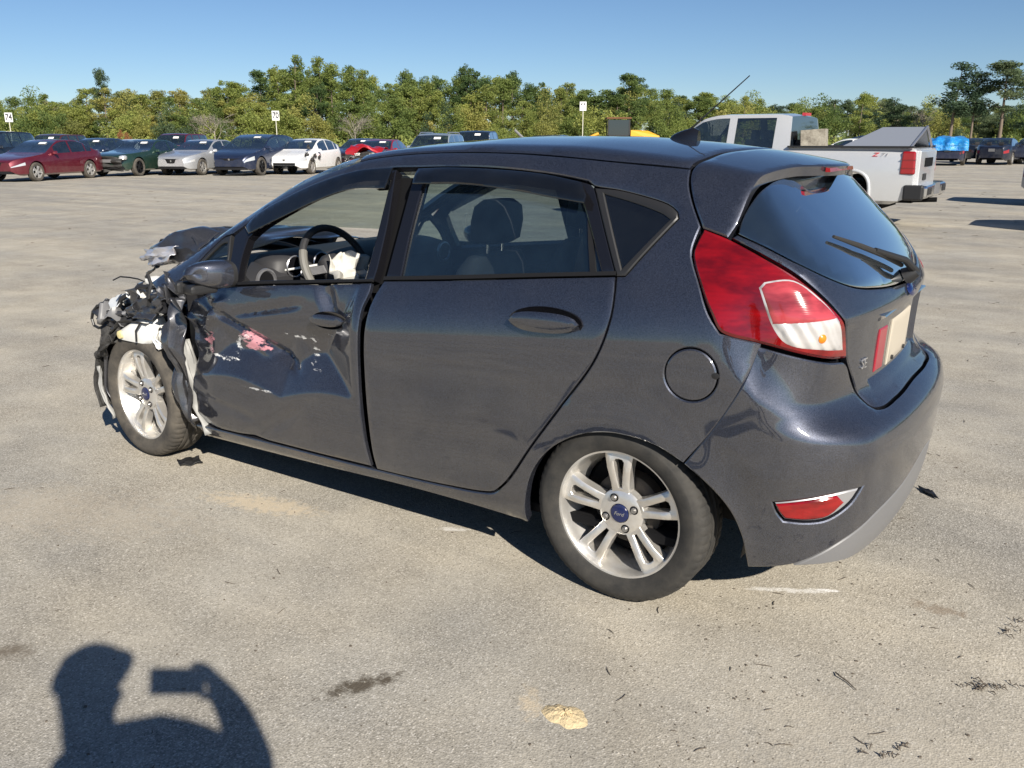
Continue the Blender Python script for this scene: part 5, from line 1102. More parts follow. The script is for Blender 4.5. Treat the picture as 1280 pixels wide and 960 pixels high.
for sd_ in (1, -1): MB().tube([(.25, sd_ * .62, 1.66), (.1, sd_ * .62, 1.735), (-1.5, sd_ * .60, 1.735), (-1.75, sd_ * .60, 1.65)], .022, 8).build('roof_rail', M['silver'], suv)
PICK = dict(L=5.7, W=2.0, wr=.40, wb=3.6, fo=.95, low=.34, nose=.10, tumble=.26, top=[(0, .98), (.05, 1.08), (.5, 1.14), (1.5, 1.20), (1.7, 1.28), (2.25, 1.80), (2.6, 1.86), (3.6, 1.86), (3.80, 1.80), (3.86, 1.30), (5.65, 1.30), (5.7, 1.26)], belt=[(0, .95), (.5, 1.08), (1.5, 1.16), (2.5, 1.25), (3.8, 1.26), (3.87, 1.24), (5.7, 1.22)], glass=(1.55, 2.25, 3.78, 3.87), wins=[(1.95, 2.78), (2.88, 3.62)], grille=(.62, .70, 1.0), intake=.5, plate=.65, cut=(3.86, 5.7), extra=(3.80, 3.86), hlrow=(3, 4), tlrow=(3, 4), tl=.10, hl=.3)
vehicle('parked_pickup', by_wheel(606, 45, 5.7, 2.0, .95, HD), HD, (.016, .026, .055), PICK, 'dark blue pickup seen over the roof behind the silver blue SUV', 'pickup', row, rim='rim_dark')
p = SUV(4.9, 1.98, 1.80); vehicle('parked_suv', yard(40, at_px(-8, 40)), HD + .15, (.010, .014, .022), p, 'black SUV cut by the left edge behind the maroon sedan', 'car', row)
p = SEDAN(4.8, 1.86, 1.50); vehicle('parked_sedan', yard(43.5, at_px(122, 43.5)), HD + .05, (.02, .036, .075), p, 'dark blue sedan standing behind the maroon sedan and green coupe', 'car', row)
p = SUV(4.8, 1.93, 1.74); vehicle('parked_suv', yard(49, at_px(224, 49)), HD + .1, (.13, .010, .022), p, 'maroon red SUV behind the green coupe and silver sedan', 'car', row)
p = SUV(4.7, 1.9, 1.72); vehicle('parked_suv', yard(50, at_px(70, 50)), HD + .1, (.10, .03, .03), p, 'brownish red SUV mostly hidden behind the maroon sedan roof', 'car', row)
p = SEDAN(4.7, 1.8, 1.44); vehicle('parked_sedan', yard(52, at_px(165, 52)), HD, (.70, .70, .69), p, 'white sedan mostly hidden behind the green coupe', 'car', row, 0)
p = SEDAN(4.7, 1.8, 1.47); vehicle('parked_sedan', yard(47, at_px(452, 47)), HD, (.03, .012, .018), p, 'dark sedan half hidden behind the red wreck', 'car', row)
p = SEDAN(4.7, 1.8, 1.46); vehicle('parked_sedan', yard(58, at_px(668, 58)), HD + .3, (.05, .06, .07), p, 'grey sedan peeping over the roof left of the tall sign', 'car', row)
p = SUV(4.7, 1.9, 1.66); vehicle('parked_suv', yard(57, at_px(704, 57)), HD + 1.4, (.03, .04, .06), p, 'dark SUV peeping over the roof just left of the tall sign', 'car', row)
# right of the lane: seen from behind
HR = math.atan2(AH.y, AH.x)
p = SEDAN(4.8, 1.84, 1.46); vehicle('parked_sedan', yard(52.5, at_px(1250, 52.5)), HR - .68, (.010, .014, .030), p, 'navy sedan seen from behind at the right edge, red tail lights', 'car', row, sticker=False)
p = SEDAN(4.7, 1.82, 1.45); vehicle('parked_sedan', yard(56, at_px(1216, 56)), HR - .2, (.03, .035, .045), p, 'dark crushed sedan between the blue tarpaulin and the navy sedan', 'car', row, sticker=False)
p = SEDAN(4.7, 1.82, 1.46); vehicle('parked_sedan', yard(54, at_px(1296, 54)), HR - .70, (.04, .05, .09), p, 'blue sedan cut off by the right edge beside the navy sedan', 'car', row, sticker=False)
p = SEDAN(4.8, 1.86, 1.42); tq = yard(51.5, at_px(1184, 51.5)); vehicle('tarped_sedan', tq, HR - .45, (.012, .018, .05), p, 'navy wreck under the bright blue tarpaulin', 'car', row, sticker=False)
TB = mat('blue_tarpaulin', (.02, .20, .55), .28, 0, .4); _t = NT(TB); _t.l(_t.ramp(_t.noise(3.5, 4, .6), [(.35, (.015, .16, .50)), (.6, (.03, .30, .68)), (.75, (.45, .62, .72))]), _t.b.inputs['Base Color']); _t.bump(_t.noise(4, 5, .7), .9, .1)
tar = sheet('tarpaulin', [[(-2.46, -1.0, .78), (-2.50, 0, .80), (-2.46, 1.0, .76)], [(-2.42, -1.0, 1.12), (-2.46, 0, 1.14), (-2.42, 1.0, 1.1)], [(-1.8, -.95, 1.40), (-1.85, 0, 1.52), (-1.8, .95, 1.38)], [(.2, -.9, 1.52), (.2, 0, 1.58), (.2, .9, 1.50)], [(1.2, -.95, 1.2), (1.3, 0, 1.28), (1.2, .95, 1.18)]], TB, None, 55, .16, 40, 40, 8, .01)
tar.location = tq; tar.rotation_euler = (0, 0, HR - .45); tag(tar, 'crinkled bright blue tarpaulin draped over a wreck right of the pickup', 'tarpaulin')
p = SEDAN(4.7, 1.8, 1.44); vehicle('parked_sedan', yard(44, at_px(1052, 44)), HR + 1.2, (.62, .63, .63), p, 'white sedan seen over the pickup bed beside the cardboard box', 'car', row, 0, sticker=False)
p = SUV(4.6, 1.85, 1.60); vehicle('parked_suv', yard(46, at_px(1078, 46)), HR + 1.0, (.02, .05, .12), p, 'dark blue car seen over the pickup bed under its raised cover', 'car', row, sticker=False)
# two cars just outside the picture on the right whose shadows reach into it
p = SUV(4.6, 1.86, 1.68); vehicle('parked_suv', yard(19.3, 13.6), 0.0, (.30, .31, .33), p, 'grey SUV outside the right edge, only its shadow shows, farther away', 'car', row, .4)
p = SEDAN(4.8, 1.84, 1.46); vehicle('parked_sedan', yard(13.3, 10.9), 0.0, (.08, .08, .09), p, 'dark grey sedan outside the right edge, only its shadow shows, nearer', 'car', row, .4)
# ---- silver pickup behind the hatchback
silver = paint('silver_paint', (.60, .61, .62), .4, .35, .15, .3)
p = dict(PICK); p.update(taper=.008, arch=(.57, .95), L=5.84, W=2.03, wr=.42, wb=3.64, fo=.98, mat=silver, top=[(0, 1.02), (.05, 1.12), (.5, 1.20), (1.5, 1.25), (1.72, 1.34), (2.25, 1.82), (2.6, 1.885), (3.55, 1.885), (3.80, 1.84), (3.84, 1.32), (5.80, 1.31), (5.84, 1.29)], belt=[(0, .98), (.5, 1.10), (1.5, 1.20), (2.5, 1.265), (3.80, 1.27), (3.85, 1.26), (5.84, 1.24)], glass=(1.55, 2.25, 3.79, 3.90), wins=[(1.93, 2.72), (2.86, 3.55)], cut=(3.84, 5.84), extra=(3.78, 3.80, 3.84), tl=.0, nose=.03, tumble=.30, low=.42)
TX = -4.37; pk = vehicle('silver_pickup', (TX, 13.27, gz(TX, 13.3)), math.pi, (0, 0, 0), p, 'silver crew cab pickup behind the hatchback, bed cover propped open', 'pickup', None, sticker=False)
def lp(x, y, z): return (x, y, z)                    # pickup frame: +x nose, +y driver's side
RX = -5.84 / 2
for sd_ in (1, -1):
    o = part('tail_light', *(lambda b: (b.V, b.F))(MB().box((RX + .09, sd_ * .968, 1.08), (.23, .09, .36), None, .86)), M['tail'], pk, False); bevel(o, .03, 3)
    for z in (1.00, 1.13): MB().box((RX + .09, sd_ * .971, z), (.222, .092, .006)).build('lamp_rib', M['red_lens'], pk, False)
    # flare round the rear wheel
    xw = 5.84 / 2 - .98 - 3.64; pts = [(xw + .585 * math.copysign(abs(math.cos(a)) ** .5, math.cos(a)), sd_ * 1.005, .44 + .525 * math.sin(a) ** .5) for a in np.linspace(.02, math.pi - .02, 33)]
    MB().tube(pts, .028, 8).build('wheel_flare', silver, pk)
    for x in (.15, -.78): o = MB().box((x, sd_ * 1.005, 1.10), (.22, .05, .035)).build('door_handle', M['chrome'], pk, False); bevel(o, .012)
    for x0 in (1.12, .135, -.80): MB().box((x0, sd_ * .998, .86), (.010, .03, .75)).build('door_gap', M['black_soft'], pk, False)
    MB().box((-.89, sd_ * 1.0, .85), (.035, .03, .80)).build('cab_gap', M['black_soft'], pk, False)
for sd_ in (1, -1):
    o = part('body_crease', *(lambda b: (b.V, b.F))(MB().tube([(2.3, sd_ * 1.005, .93), (.9, sd_ * 1.012, .94), (-.86, sd_ * 1.012, .95)], .012, 6)), silver, pk)
    o = part('window_trim', *(lambda b: (b.V, b.F))(MB().tube([(.95, sd_ * .965, 1.30), (-.62, sd_ * .965, 1.30)], .011, 6)), M['black_plastic'], pk)
    o = MB().box((RX + 1.02, sd_ * .985, 1.325), (2.0, .07, .03)).build('bed_rail_cap', M['black_plastic'], pk, False); bevel(o, .008)
    o = MB().box((.2, sd_ * .93, .40), (2.6, .16, .06)).build('side_step', M['black_plastic'], pk, False); bevel(o, .02)
tg = MB().box((RX - .02, 0, .98), (.06, 1.50, .58)).build('tailgate', silver, pk, False); bevel(tg, .02, 3)
o = MB().box((RX - .055, 0, 1.08), (.02, .70, .14)).build('tailgate_emblem', M['dark_in'], tg, False)
o = MB().box((RX - .055, .3, .85), (.03, .26, .10)).build('tailgate_handle', M['black_plastic'], tg, False)
bm_ = MB(); bm_.box((RX - .12, 0, .63), (.22, 1.90, .20)); bevel(bm_.build('rear_bumper', M['chrome'], pk, False), .04, 3)
for sd_ in (1, -1): o = MB().box((RX - .03, sd_ * .965, .62), (.30, .12, .24)).build('bumper_end', M['black_plastic'], pk, False); bevel(o, .03); o = MB().box((RX - .145, sd_ * .72, .64), (.19, .30, .10)).build('bumper_step', M['black_plastic'], pk, False)
MB().box((RX - .235, 0, .66), (.02, .36, .18)).build('number_plate', M['grey_plastic'], pk, False)
MB().tube([(RX + .1, 0, .45), (RX - .25, 0, .47)], .04, 8).build('tow_hitch', M['dark_in'], pk)
MB().box((RX + .55, 0, .50), (1.1, 1.7, .10)).build('spare_frame', M['dark_in'], pk, False)
mpx = 5.84 / 2 - 1.9
t1 = obj('side_lettering', text_mesh('Z', .11, .002, .3), pk, mat('red_decal', (.5, .02, .03), .4)); t2 = obj('side_lettering', text_mesh('71', .095, .002, .3), pk, mat('grey_decal', (.25, .25, .27), .4))
for t_, x in ((t1, RX + .60), (t2, RX + .46)): t_.rotation_euler = (R(72), 0, math.pi); t_.location = (x, .997, 1.205); t_.scale = (1.25, .8, 1)
cb = mat('third_brake_light', (.5, .03, .05), .25, 0, .8); o = MB().box((RX + 2.02, 0, 1.868), (.06, .34, .05)).build('high_brake_light', cb, pk, False)
# propped bed cover
cov = empty('bed_cover', parent=pk); TN = mat('grey_bed_cover', (.22, .24, .28), .45)
V = [(RX + 1.05, .95, 1.345), (RX + 1.05, -.95, 1.345), (RX + .02, -.95, 1.58), (RX + .02, .95, 1.36)]
V = [(RX + 1.12, .96, 1.33), (RX + 1.12, -.96, 1.33), (RX + .10, -.96, 1.33), (RX + .10, .96, 1.33), (RX + .06, 0, 1.63)]
o = part('cover_panel', [(RX + 1.15, .97, 1.325), (RX + .12, .97, 1.325), (RX + .05, .02, 1.64), (RX + .72, .02, 1.64)] + [(RX + 1.15, .97, 1.30), (RX + .12, .97, 1.30), (RX + .05, .02, 1.615), (RX + .72, .02, 1.615)], [(0, 3, 2, 1), (4, 5, 6, 7), (0, 1, 5, 4), (1, 2, 6, 5), (2, 3, 7, 6), (3, 0, 4, 7)], TN, cov, False)
o = part('cover_panel', [(RX + 1.15, -.97, 1.325), (RX + .12, -.97, 1.325), (RX + .05, -.02, 1.64), (RX + .72, -.02, 1.64)] + [(RX + 1.15, -.97, 1.30), (RX + .12, -.97, 1.30), (RX + .05, -.02, 1.615), (RX + .72, -.02, 1.615)], [(0, 1, 2, 3), (4, 7, 6, 5), (0, 4, 5, 1), (1, 5, 6, 2), (2, 6, 7, 3), (3, 7, 4, 0)], TN, cov, False)
MB().tube([(RX + .08, .97, 1.32), (RX + .03, 0, 1.645), (RX + .08, -.97, 1.32)], .022, 6).build('cover_edge', M['silver'], cov)
cardb = mat('cardboard', (.30, .27, .22), .9); _t = NT(cardb); _t.l(_t.ramp(_t.noise(9, 5, .7), [(.35, (.16, .14, .11)), (.65, (.36, .33, .27))]), _t.b.inputs['Base Color'])
cbx = MB().box((0, 0, 0), (.40, .55, .34)).build('cardboard_box', cardb, None, False); bevel(cbx, .006); cbx.location = (TX + .93 + .28, 12.75, 1.43); cbx.rotation_euler = (0, R(-4), R(10))
tag(cbx, 'worn cardboard box standing in the silver pickup bed behind the cab', 'box')
# ---- row signs and the wheel loader
for px, top_, d, txt, lab in [(728, 127, 56, '66', 'white row sign numbered 66 on a thin post, right of centre'), (348.5, 138, 52, '70', 'white row sign on a thin post above the white hatchback'), (18.5, 140, 54, '74', 'white row sign on a thin post at the left edge')]:
    h = hpx(top_, d); q = yard(d, at_px(px, d)); sg = empty('row_sign', q); tag(sg, lab, 'sign')
    MB().tube([(0, 0, 0), (0, 0, h - .05)], .022 * d / 50, 8).build('post', mat('pale_post', (.62, .60, .50), .6), sg)
    fz = Vector((ST - q).normalized()); rzz = math.atan2(fz.y, fz.x) + math.pi / 2; sg.rotation_euler = (0, 0, rzz)
    bd = MB().box((0, -.04, h - .27), (.40, .02, .52)).build('sign_board', M['white'], sg, False); tx = obj('sign_number', text_mesh(txt, .34, .002, 0, 'sign_number', .012), bd, mat('sign_ink', (.02, .02, .03), .6)); tx.rotation_euler = (R(90), 0, 0); tx.location = (0, -.053, h - .27); tx.scale = (1, 1.35, 1)
ld = empty('wheel_loader', yard(70, at_px(772, 70)), HR + math.pi * .5); tag(ld, 'yellow wheel loader with dark glazed cab and rusty roof', 'loader'); YL = mat('loader_yellow', (.75, .36, .02), .5)
for x, y in ((.8, .55), (.8, -.55), (-.8, .55), (-.8, -.55)): MB().box((x, y, 1.9), (.10, .10, 1.9)).build('cab_post', M['black_plastic'], ld, False)
MB().box((0, 0, 2.93), (1.85, 1.4, .12)).build('cab_roof', M['rust'], ld, False)
for y in (-.56, .56): MB().box((0, y, 2.25), (1.5, .02, 1.1)).build('cab_window', M['bgglass'], ld, False)
for x in (-.81, .81): MB().box((x, 0, 2.25), (.02, 1.0, 1.1)).build('cab_window', M['bgglass'], ld, False)
o = MB().box((0, 0, 1.35), (1.7, 1.2, .7)).build('cab_base', M['black_plastic'], ld, False)
V = [(-.9, -.65, 1.0), (-3.1, -.6, 1.0), (-3.1, .6, 1.0), (-.9, .65, 1.0), (-.9, -.65, 2.05), (-2.2, -.62, 2.0), (-3.1, -.55, 1.62), (-3.1, .55, 1.62), (-2.2, .62, 2.0), (-.9, .65, 2.05)]
part('engine_cover', V, [(0, 1, 6, 5, 4), (3, 9, 8, 7, 2), (4, 5, 8, 9), (5, 6, 7, 8), (1, 2, 7, 6), (0, 4, 9, 3), (0, 3, 2, 1)], YL, ld, False)
for x in (-2.2, 1.7):
    for s_ in (1, -1): bgwheel(ld, (x, s_ * .9, .75), s_, .75, .5, 'rim_dark')
MB().box((1.8, 0, 1.0), (1.6, .8, .6)).build('front_frame', YL, ld, False)
MB().tube([(1.5, .35, 1.8), (3.0, .35, 1.2), (3.8, .35, .5)], .10, 6).build('lift_arm', YL, ld); MB().tube([(1.5, -.35, 1.8), (3.0, -.35, 1.2), (3.8, -.35, .5)], .10, 6).build('lift_arm', YL, ld)
part('bucket', [(3.8, -1.2, .1), (4.9, -1.2, .15), (3.7, -1.2, 1.1), (3.8, 1.2, .1), (4.9, 1.2, .15), (3.7, 1.2, 1.1)], [(0, 1, 4, 3), (0, 3, 5, 2), (0, 2, 1), (3, 4, 5)], M['rust'], ld, False)
bo = empty('leaning_boom', yard(62, at_px(652, 62))); tag(bo, 'pale tilted metal boom peeping over the hatchback roof', 'boom'); MB().tube([(RT.x * -.45, RT.y * -.45, 2.0), (RT.x * .25, RT.y * .25, 1.35)], .09, 8).build('boom_tube', M['grey_plastic'], bo); MB().box((RT.x * .3, RT.y * .3, .7), (.5, .5, 1.4)).build('boom_base', M['grey_plastic'], bo, False)
# ---------------------------------------------------------------- trees
def leaf_mat(name, cols, trans=.5):
    m = mat(name, cols[1], .65, 0, 0, .25); t = NT(m); oi = t.n('ObjectInfo'); P = t.n('NewGeometry').outputs['Position']
    n = t.noise(.55, 3, .6, P); n2 = t.noise(3.5, 2, .6, P)
    k = t.math('ADD', t.math('MULTIPLY', n, .55), t.math('ADD', t.math('MULTIPLY', n2, .30), t.math('MULTIPLY', t.math('SUBTRACT', oi.outputs['Random'], .5), .45)))
    c = t.ramp(k, [(.22, cols[0]), (.45, cols[1]), (.72, cols[2])]); t.l(c, t.b.inputs['Base Color'])
    tr = t.n('BsdfTranslucent'); t.l(c, tr.inputs['Color']); mx = t.n('MixShader'); mx.inputs[0].default_value = trans
    out = m.node_tree.nodes['Material Output']; t.l(t.b.outputs[0], mx.inputs[1]); t.l(tr.outputs[0], mx.inputs[2]); t.l(mx.outputs[0], out.inputs[0]); return m
LM = {'pine': leaf_mat('pine_needles', [(0.099, 0.157, 0.057), (0.211, 0.270, 0.075), (0.362, 0.384, 0.112)]),
      'oak': leaf_mat('oak_leaves', [(0.133, 0.192, 0.060), (0.266, 0.321, 0.088), (0.412, 0.428, 0.120)]),
      'olive': leaf_mat('yellowing_leaves', [(0.200, 0.221, 0.073), (0.360, 0.356, 0.103), (0.493, 0.441, 0.150)]),
      'dark': leaf_mat('dark_needles', [(0.052, 0.093, 0.057), (0.113, 0.164, 0.083), (0.211, 0.243, 0.128)]),
      'rust': leaf_mat('rusty_leaves', [(0.242, 0.114, 0.060), (0.362, 0.171, 0.075), (0.453, 0.243, 0.120)])}
TM = mat('tree_bark', (.16, .125, .095), .9); TM2 = mat('grey_bark', (.27, .24, .20), .9)
def leaves(cl, r, size, up=.5):
    """cl: list of (centre, radius xyz, count)"""
    C_ = []; 
    for c, rad, n in cl:
        d = r.normal(size=(n, 3)); d /= np.linalg.norm(d, axis=1, keepdims=True); C_.append(np.array(c) + d * (r.random((n, 1)) ** .45) * np.array(rad))
    C_ = np.concatenate(C_); n = len(C_)
    nz = r.normal(size=(n, 3)); nz[:, 2] += up; nz /= np.linalg.norm(nz, axis=1, keepdims=True)
    a = np.cross(nz, r.normal(size=(n, 3))); a /= np.linalg.norm(a, axis=1, keepdims=True) + 1e-9; b = np.cross(nz, a)
    s = size * r.uniform(.55, 1.25, (n, 1)); a = a * s; b = b * s * r.uniform(.45, .9, (n, 1))
    V = np.stack([C_ - a, C_ + b * .8 - a * .1, C_ + a, C_ - b * .8 + a * .1], 1).reshape(-1, 3)
    me = bpy.data.meshes.new('crown'); me.vertices.add(4 * n); me.vertices.foreach_set('co', V.ravel()); me.loops.add(4 * n); me.loops.foreach_set('vertex_index', np.arange(4 * n)); me.polygons.add(n)
    me.polygons.foreach_set('loop_start', np.arange(n) * 4); me.polygons.foreach_set('loop_total', np.full(n, 4)); me.update(); me.validate(); return me
def tree_mesh(kind, seed):
    r = np.random.default_rng(seed); H = 1.0; b = MB(); cl = []
    lean = r.normal(size=2) * .03
    ax = lambda t: (lean[0] * t * 13 * t, lean[1] * t * 13 * t, 13. * t)
    if kind == 'pine':
        top = .985; low = r.uniform(.30, .48); b.tube([ax(t) for t in np.linspace(0, top, 8)], list(np.linspace(.19, .03, 8)), 7)
        for i in range(int(r.integers(24, 34))):
            t = low + (top - low) * (i + .5) / 30 % 1 if False else r.uniform(low, top) ; c = np.array(ax(t)); f = (t - low) / (top - low)
            reach = (1.05 - .62 * f ** 1.6) * r.uniform(.5, 2.5) * (1 if f > .12 else .8); a = r.uniform(0, 6.28)
            e = c + np.array([math.cos(a) * reach, math.sin(a) * reach, .30 * reach * r.uniform(.2, 1.2)])
            b.tube([c, (c + e) / 2 + np.array([0, 0, -.05]), e], [.05, .035, .015], 4)
            k = r.uniform(.55, 1.0); cl.append((e, (k * 1.15, k * 1.15, k * .85), int(95 + 75 * k)))
            if reach > 1.3: cl.append(((c + e) / 2 + np.array([0, 0, .25]), (k * .9, k * .9, k * .55), 70))
        cl.append((np.array(ax(top)), (.6, .6, .7), 80)); size = .155
    elif kind == 'broad':
        b.tube([ax(t) for t in np.linspace(0, .6, 6)], list(np.linspace(.2, .10, 6)), 7)
        for i in range(int(r.integers(30, 40))):
            d = r.normal(size=3); d /= np.linalg.norm(d); q = r.uniform(.45, 1) ; c0 = np.array(ax(.64)); e = c0 + d * np.array([2.7, 2.7, 4.6]) * q
            st = np.array(ax(r.uniform(.25, .58)))
            if r.random() < .6: b.tube([st, (st + e) / 2 + r.normal(size=3) * .2, e], [.07, .04, .015], 4)
            k = r.uniform(.6, 1.15); cl.append((e, (k * 1.1, k * 1.1, k * .85), int(105 + 95 * k)))
        size = .175
    elif kind == 'bare':
        b.tube([ax(t) for t in np.linspace(0, .45, 5)], list(np.linspace(.16, .09, 5)), 6)
        def br(p, d, L, rad, lev):
            q = p + d * L; b.tube([p, (p + q) / 2 + r.normal(size=3) * L * .05, q], [rad, rad * .8, rad * .55], 4)
            if lev: 
                for _ in range(4 if lev > 1 else 5): nd = d + r.normal(size=3) * .48; nd /= np.linalg.norm(nd); br(p + d * L * r.uniform(.5, 1), nd, L * r.uniform(.5, .75), rad * .55, lev - 1)
        for i in range(9): a = r.uniform(0, 6.28); d = np.array([math.cos(a) * .5, math.sin(a) * .5, 1.]); br(np.array(ax(r.uniform(.12, .45))), d / np.linalg.norm(d), r.uniform(2.6, 4), .07, 3)
        cl.append((np.array(ax(.6)), (2, 2, 3), 60)); size = .12
    else:                                        # bush
        b.tube([(0, 0, 0), (0, 0, 4)], [.10, .03], 5)
        for i in range(22): k = r.uniform(.9, 1.9); cl.append(((r.normal() * 1.9, r.normal() * 1.9, abs(r.normal()) * 3.4 + 1.2), (k, k, k * 1.1), int(110 + 105 * k)))
        size = .185
    tr = mesh('trunk', b.V, b.F, True, None); return tr, leaves(cl, r, size)
KIT = {k: [tree_mesh(k, 40 + 10 * i + len(k)) for i in range(n)] for k, n in (('pine', 7), ('broad', 5), ('bare', 2), ('bush', 4))}
ENV = pchip([-200, 0, 40, 80, 130, 170, 230, 280, 320, 360, 400, 450, 500, 560, 590, 620, 650, 690, 720, 760, 785, 820, 860, 900, 930, 1000, 1070, 1110, 1140, 1170, 1230, 1280, 1500], [118, 120, 114, 118, 112, 110, 110, 104, 94, 78, 76, 86, 90, 90, 84, 96, 92, 92, 108, 106, 98, 110, 118, 117, 124, 130, 121, 124, 128, 132, 134, 132, 120])
def tree(name, kind, var, lm, d, lat, h, label, group, seed, wide=1., bark=None):
    o = empty(name, yard(d, lat, -.1), seed * 2.4); s = h / 13.0; o.scale = (s * wide, s * wide, s)
    tr, cr = KIT[kind][var % len(KIT[kind])]
    for nm, me, mm in (('trunk', tr, bark or TM), ('crown', cr, LM[lm])):
        c = bpy.data.objects.new(nm, me); COL.objects.link(c); c.parent = o
        if not me.materials: me.materials.append(mm)
        c.material_slots[0].link = 'OBJECT'; c.material_slots[0].material = mm
    return tag(o, label, 'tree', group)
rt = np.random.default_rng(21)
env_h = lambda px, d: hpx(float(ENV(px)), d)
WOODL = {'pine': 'pine tree among others in the wood behind the yard', 'broad': 'leafy broad-crowned tree among others in the wood behind the yard', 'bush': 'bushy young tree at the front edge of the wood behind the yard'}
n_ = 0
for d, step, kmix in ((176, 4.6, .75), (164, 4.4, .6), (152, 4.2, .5), (142, 4.4, .4)):
    for lat in np.arange(-.70 * d, .70 * d, step):
        lt = lat + rt.uniform(-1.5, 1.5); px = 640 + 1100 * lt / (.9631 * d); h = env_h(px, d) * (rt.uniform(.86, 1.02) if d > 150 else rt.uniform(.55, .85)); kind = 'pine' if rt.random() < kmix else 'broad'
        if px > 900: lm = ['oak', 'dark', 'pine', 'dark'][int(rt.integers(4))]
        elif px < 330: lm = ['olive', 'oak', 'oak', 'pine'][int(rt.integers(4))]
        else: lm = ['pine', 'oak', 'pine', 'oak'][int(rt.integers(4))]
        tree('pine_tree' if kind == 'pine' else 'broadleaf_tree', kind, int(rt.integers(9)), lm, d + rt.uniform(-3, 3), lt, h, WOODL[kind], 'trees of the wood behind the yard, ' + kind, n_, rt.uniform(.9, 1.25) * 13 / max(h, 7)  * .95); n_ += 1
for lat in np.r_[np.arange(-96, 100, 3.6), np.arange(-105, 108, 3.4), np.arange(-115, 118, 3.6)]:
    lt = lat + rt.uniform(-1.6, 1.6); d = [134, 147, 158][0 if n_ % 3 == 0 else (1 if n_ % 3 == 1 else 2)] + rt.uniform(-3, 3); tree('young_tree', 'bush', int(rt.integers(4)), ['oak', 'olive', 'pine', 'oak', 'dark'][int(rt.integers(5))], d, lt, rt.uniform(5.5, 10.5), WOODL['bush'], 'bushy trees at the edge of the wood', n_, rt.uniform(.9, 1.3)); n_ += 1
for px, top, d, kind, var, lm, wide, lab in [(135, 86, 168, 'pine', 2, 'dark', .8, 'thin sparse pine standing above the low left end of the wood'), (372, 71, 150, 'pine', 0, 'pine', 1.2, 'tallest dense pine of the wood, above the white hatchback'), (405, 73, 156, 'pine', 3, 'pine', 1.1, 'tall pine close right of the tallest one in the wood'),
        (586, 82, 150, 'pine', 1, 'pine', 1.0, 'tall pointed pine above the dark blue pickup'), (640, 91, 158, 'pine', 4, 'pine', 1.0, 'flat-topped pine with sky showing under its crown'), (785, 94, 150, 'pine', 5, 'pine', 1.2, 'rounded tall pine above the wheel loader'), (928, 121, 120, 'pine', 6, 'oak', .8, 'single light green pine right of the aerial tip'), (1072, 116, 115, 'pine', 1, 'oak', .9, 'light green pine above the pickup tailgate'),
        (1186, 81, 105, 'pine', 0, 'dark', 1.35, 'tall dark pine with bare trunk above the blue tarpaulin'), (1212, 92, 104, 'pine', 3, 'dark', 1.0, 'thinner middle pine of the three tall dark ones at right'), (1248, 79, 103, 'pine', 5, 'dark', 1.45, 'tall dark pine right of the other two, above the navy sedan'), (1283, 95, 106, 'pine', 2, 'dark', 1.2, 'dark pine cut by the right edge of the picture'),
        (270, 132, 128, 'bare', 0, 'olive', 1.5, 'bare grey branching tree above the navy electric car'), (285, 96, 150, 'broad', 2, 'oak', .8, 'round green tree behind the bare grey tree'), (445, 128, 130, 'bare', 1, 'olive', 1.0, 'slender bare tree in front of the wood above the red wreck'), (155, 142, 126, 'bush', 1, 'rust', .5, 'small rusty brown tree above the green coupe'), (1120, 122, 110, 'broad', 1, 'dark', 1.2, 'dark round broadleaf tree above the open pickup cover'), (1150, 128, 112, 'bare', 0, 'olive', .8, 'grey leafless tree left of the three tall dark pines'), (60, 108, 160, 'bare', 1, 'rust', .9, 'reddish bare tree above the maroon sedan')]:
    tree('pine_tree' if kind == 'pine' else 'broadleaf_tree', kind, var, lm, d, at_px(px, d), hpx(top, d), lab, None, n_, wide * 13 / max(9, hpx(top, d)) * .9, TM2 if kind == 'bare' else None); n_ += 1
# low scrub along the foot of the wood
r2 = np.random.default_rng(77); cl = []
for i in range(420):
    d = r2.uniform(104, 138); lt = r2.uniform(-.68, .68) * d; q = yard(d, lt); k = r2.uniform(.6, 1.5); cl.append(((q.x, q.y, k * .6), (k * 1.5, k * 1.5, k * .9), 34))
me = leaves(cl, r2, .22); me.name = 'scrub'; tag(obj('scrub', me, None, LM['oak']), 'low green scrub along the foot of the wood', 'scrub', kind='stuff')
# the wood goes on to both sides beyond the picture, read as one mass
r3 = np.random.default_rng(91)
for sgn in (-1, 1):
    cl = []; tb = MB()
    for i in range(170):
        lt = sgn * r3.uniform(104, 300); d = 150 - .18 * (abs(lt) - 104) + r3.uniform(-12, 14); q = yard(d, lt); h = r3.uniform(7, 13)
        tb.tube([(q.x, q.y, 0), (q.x, q.y, h * .8)], [.18, .06], 5)
        for k in range(9): s_ = r3.uniform(1.0, 2.0); cl.append(((q.x + r3.normal() * 1.7, q.y + r3.normal() * 1.7, h * r3.uniform(.12, .95)), (s_ * 1.3, s_ * 1.3, s_), 26))
    me = leaves(cl, r3, .42); me.name = 'wood_mass'; o = obj('wood_mass', me, None, LM['oak']); tag(o, 'wood running on past the %s edge of the yard' % ('left' if sgn < 0 else 'right'), 'wood', kind='stuff')
    tb.build('trunks', TM, o)
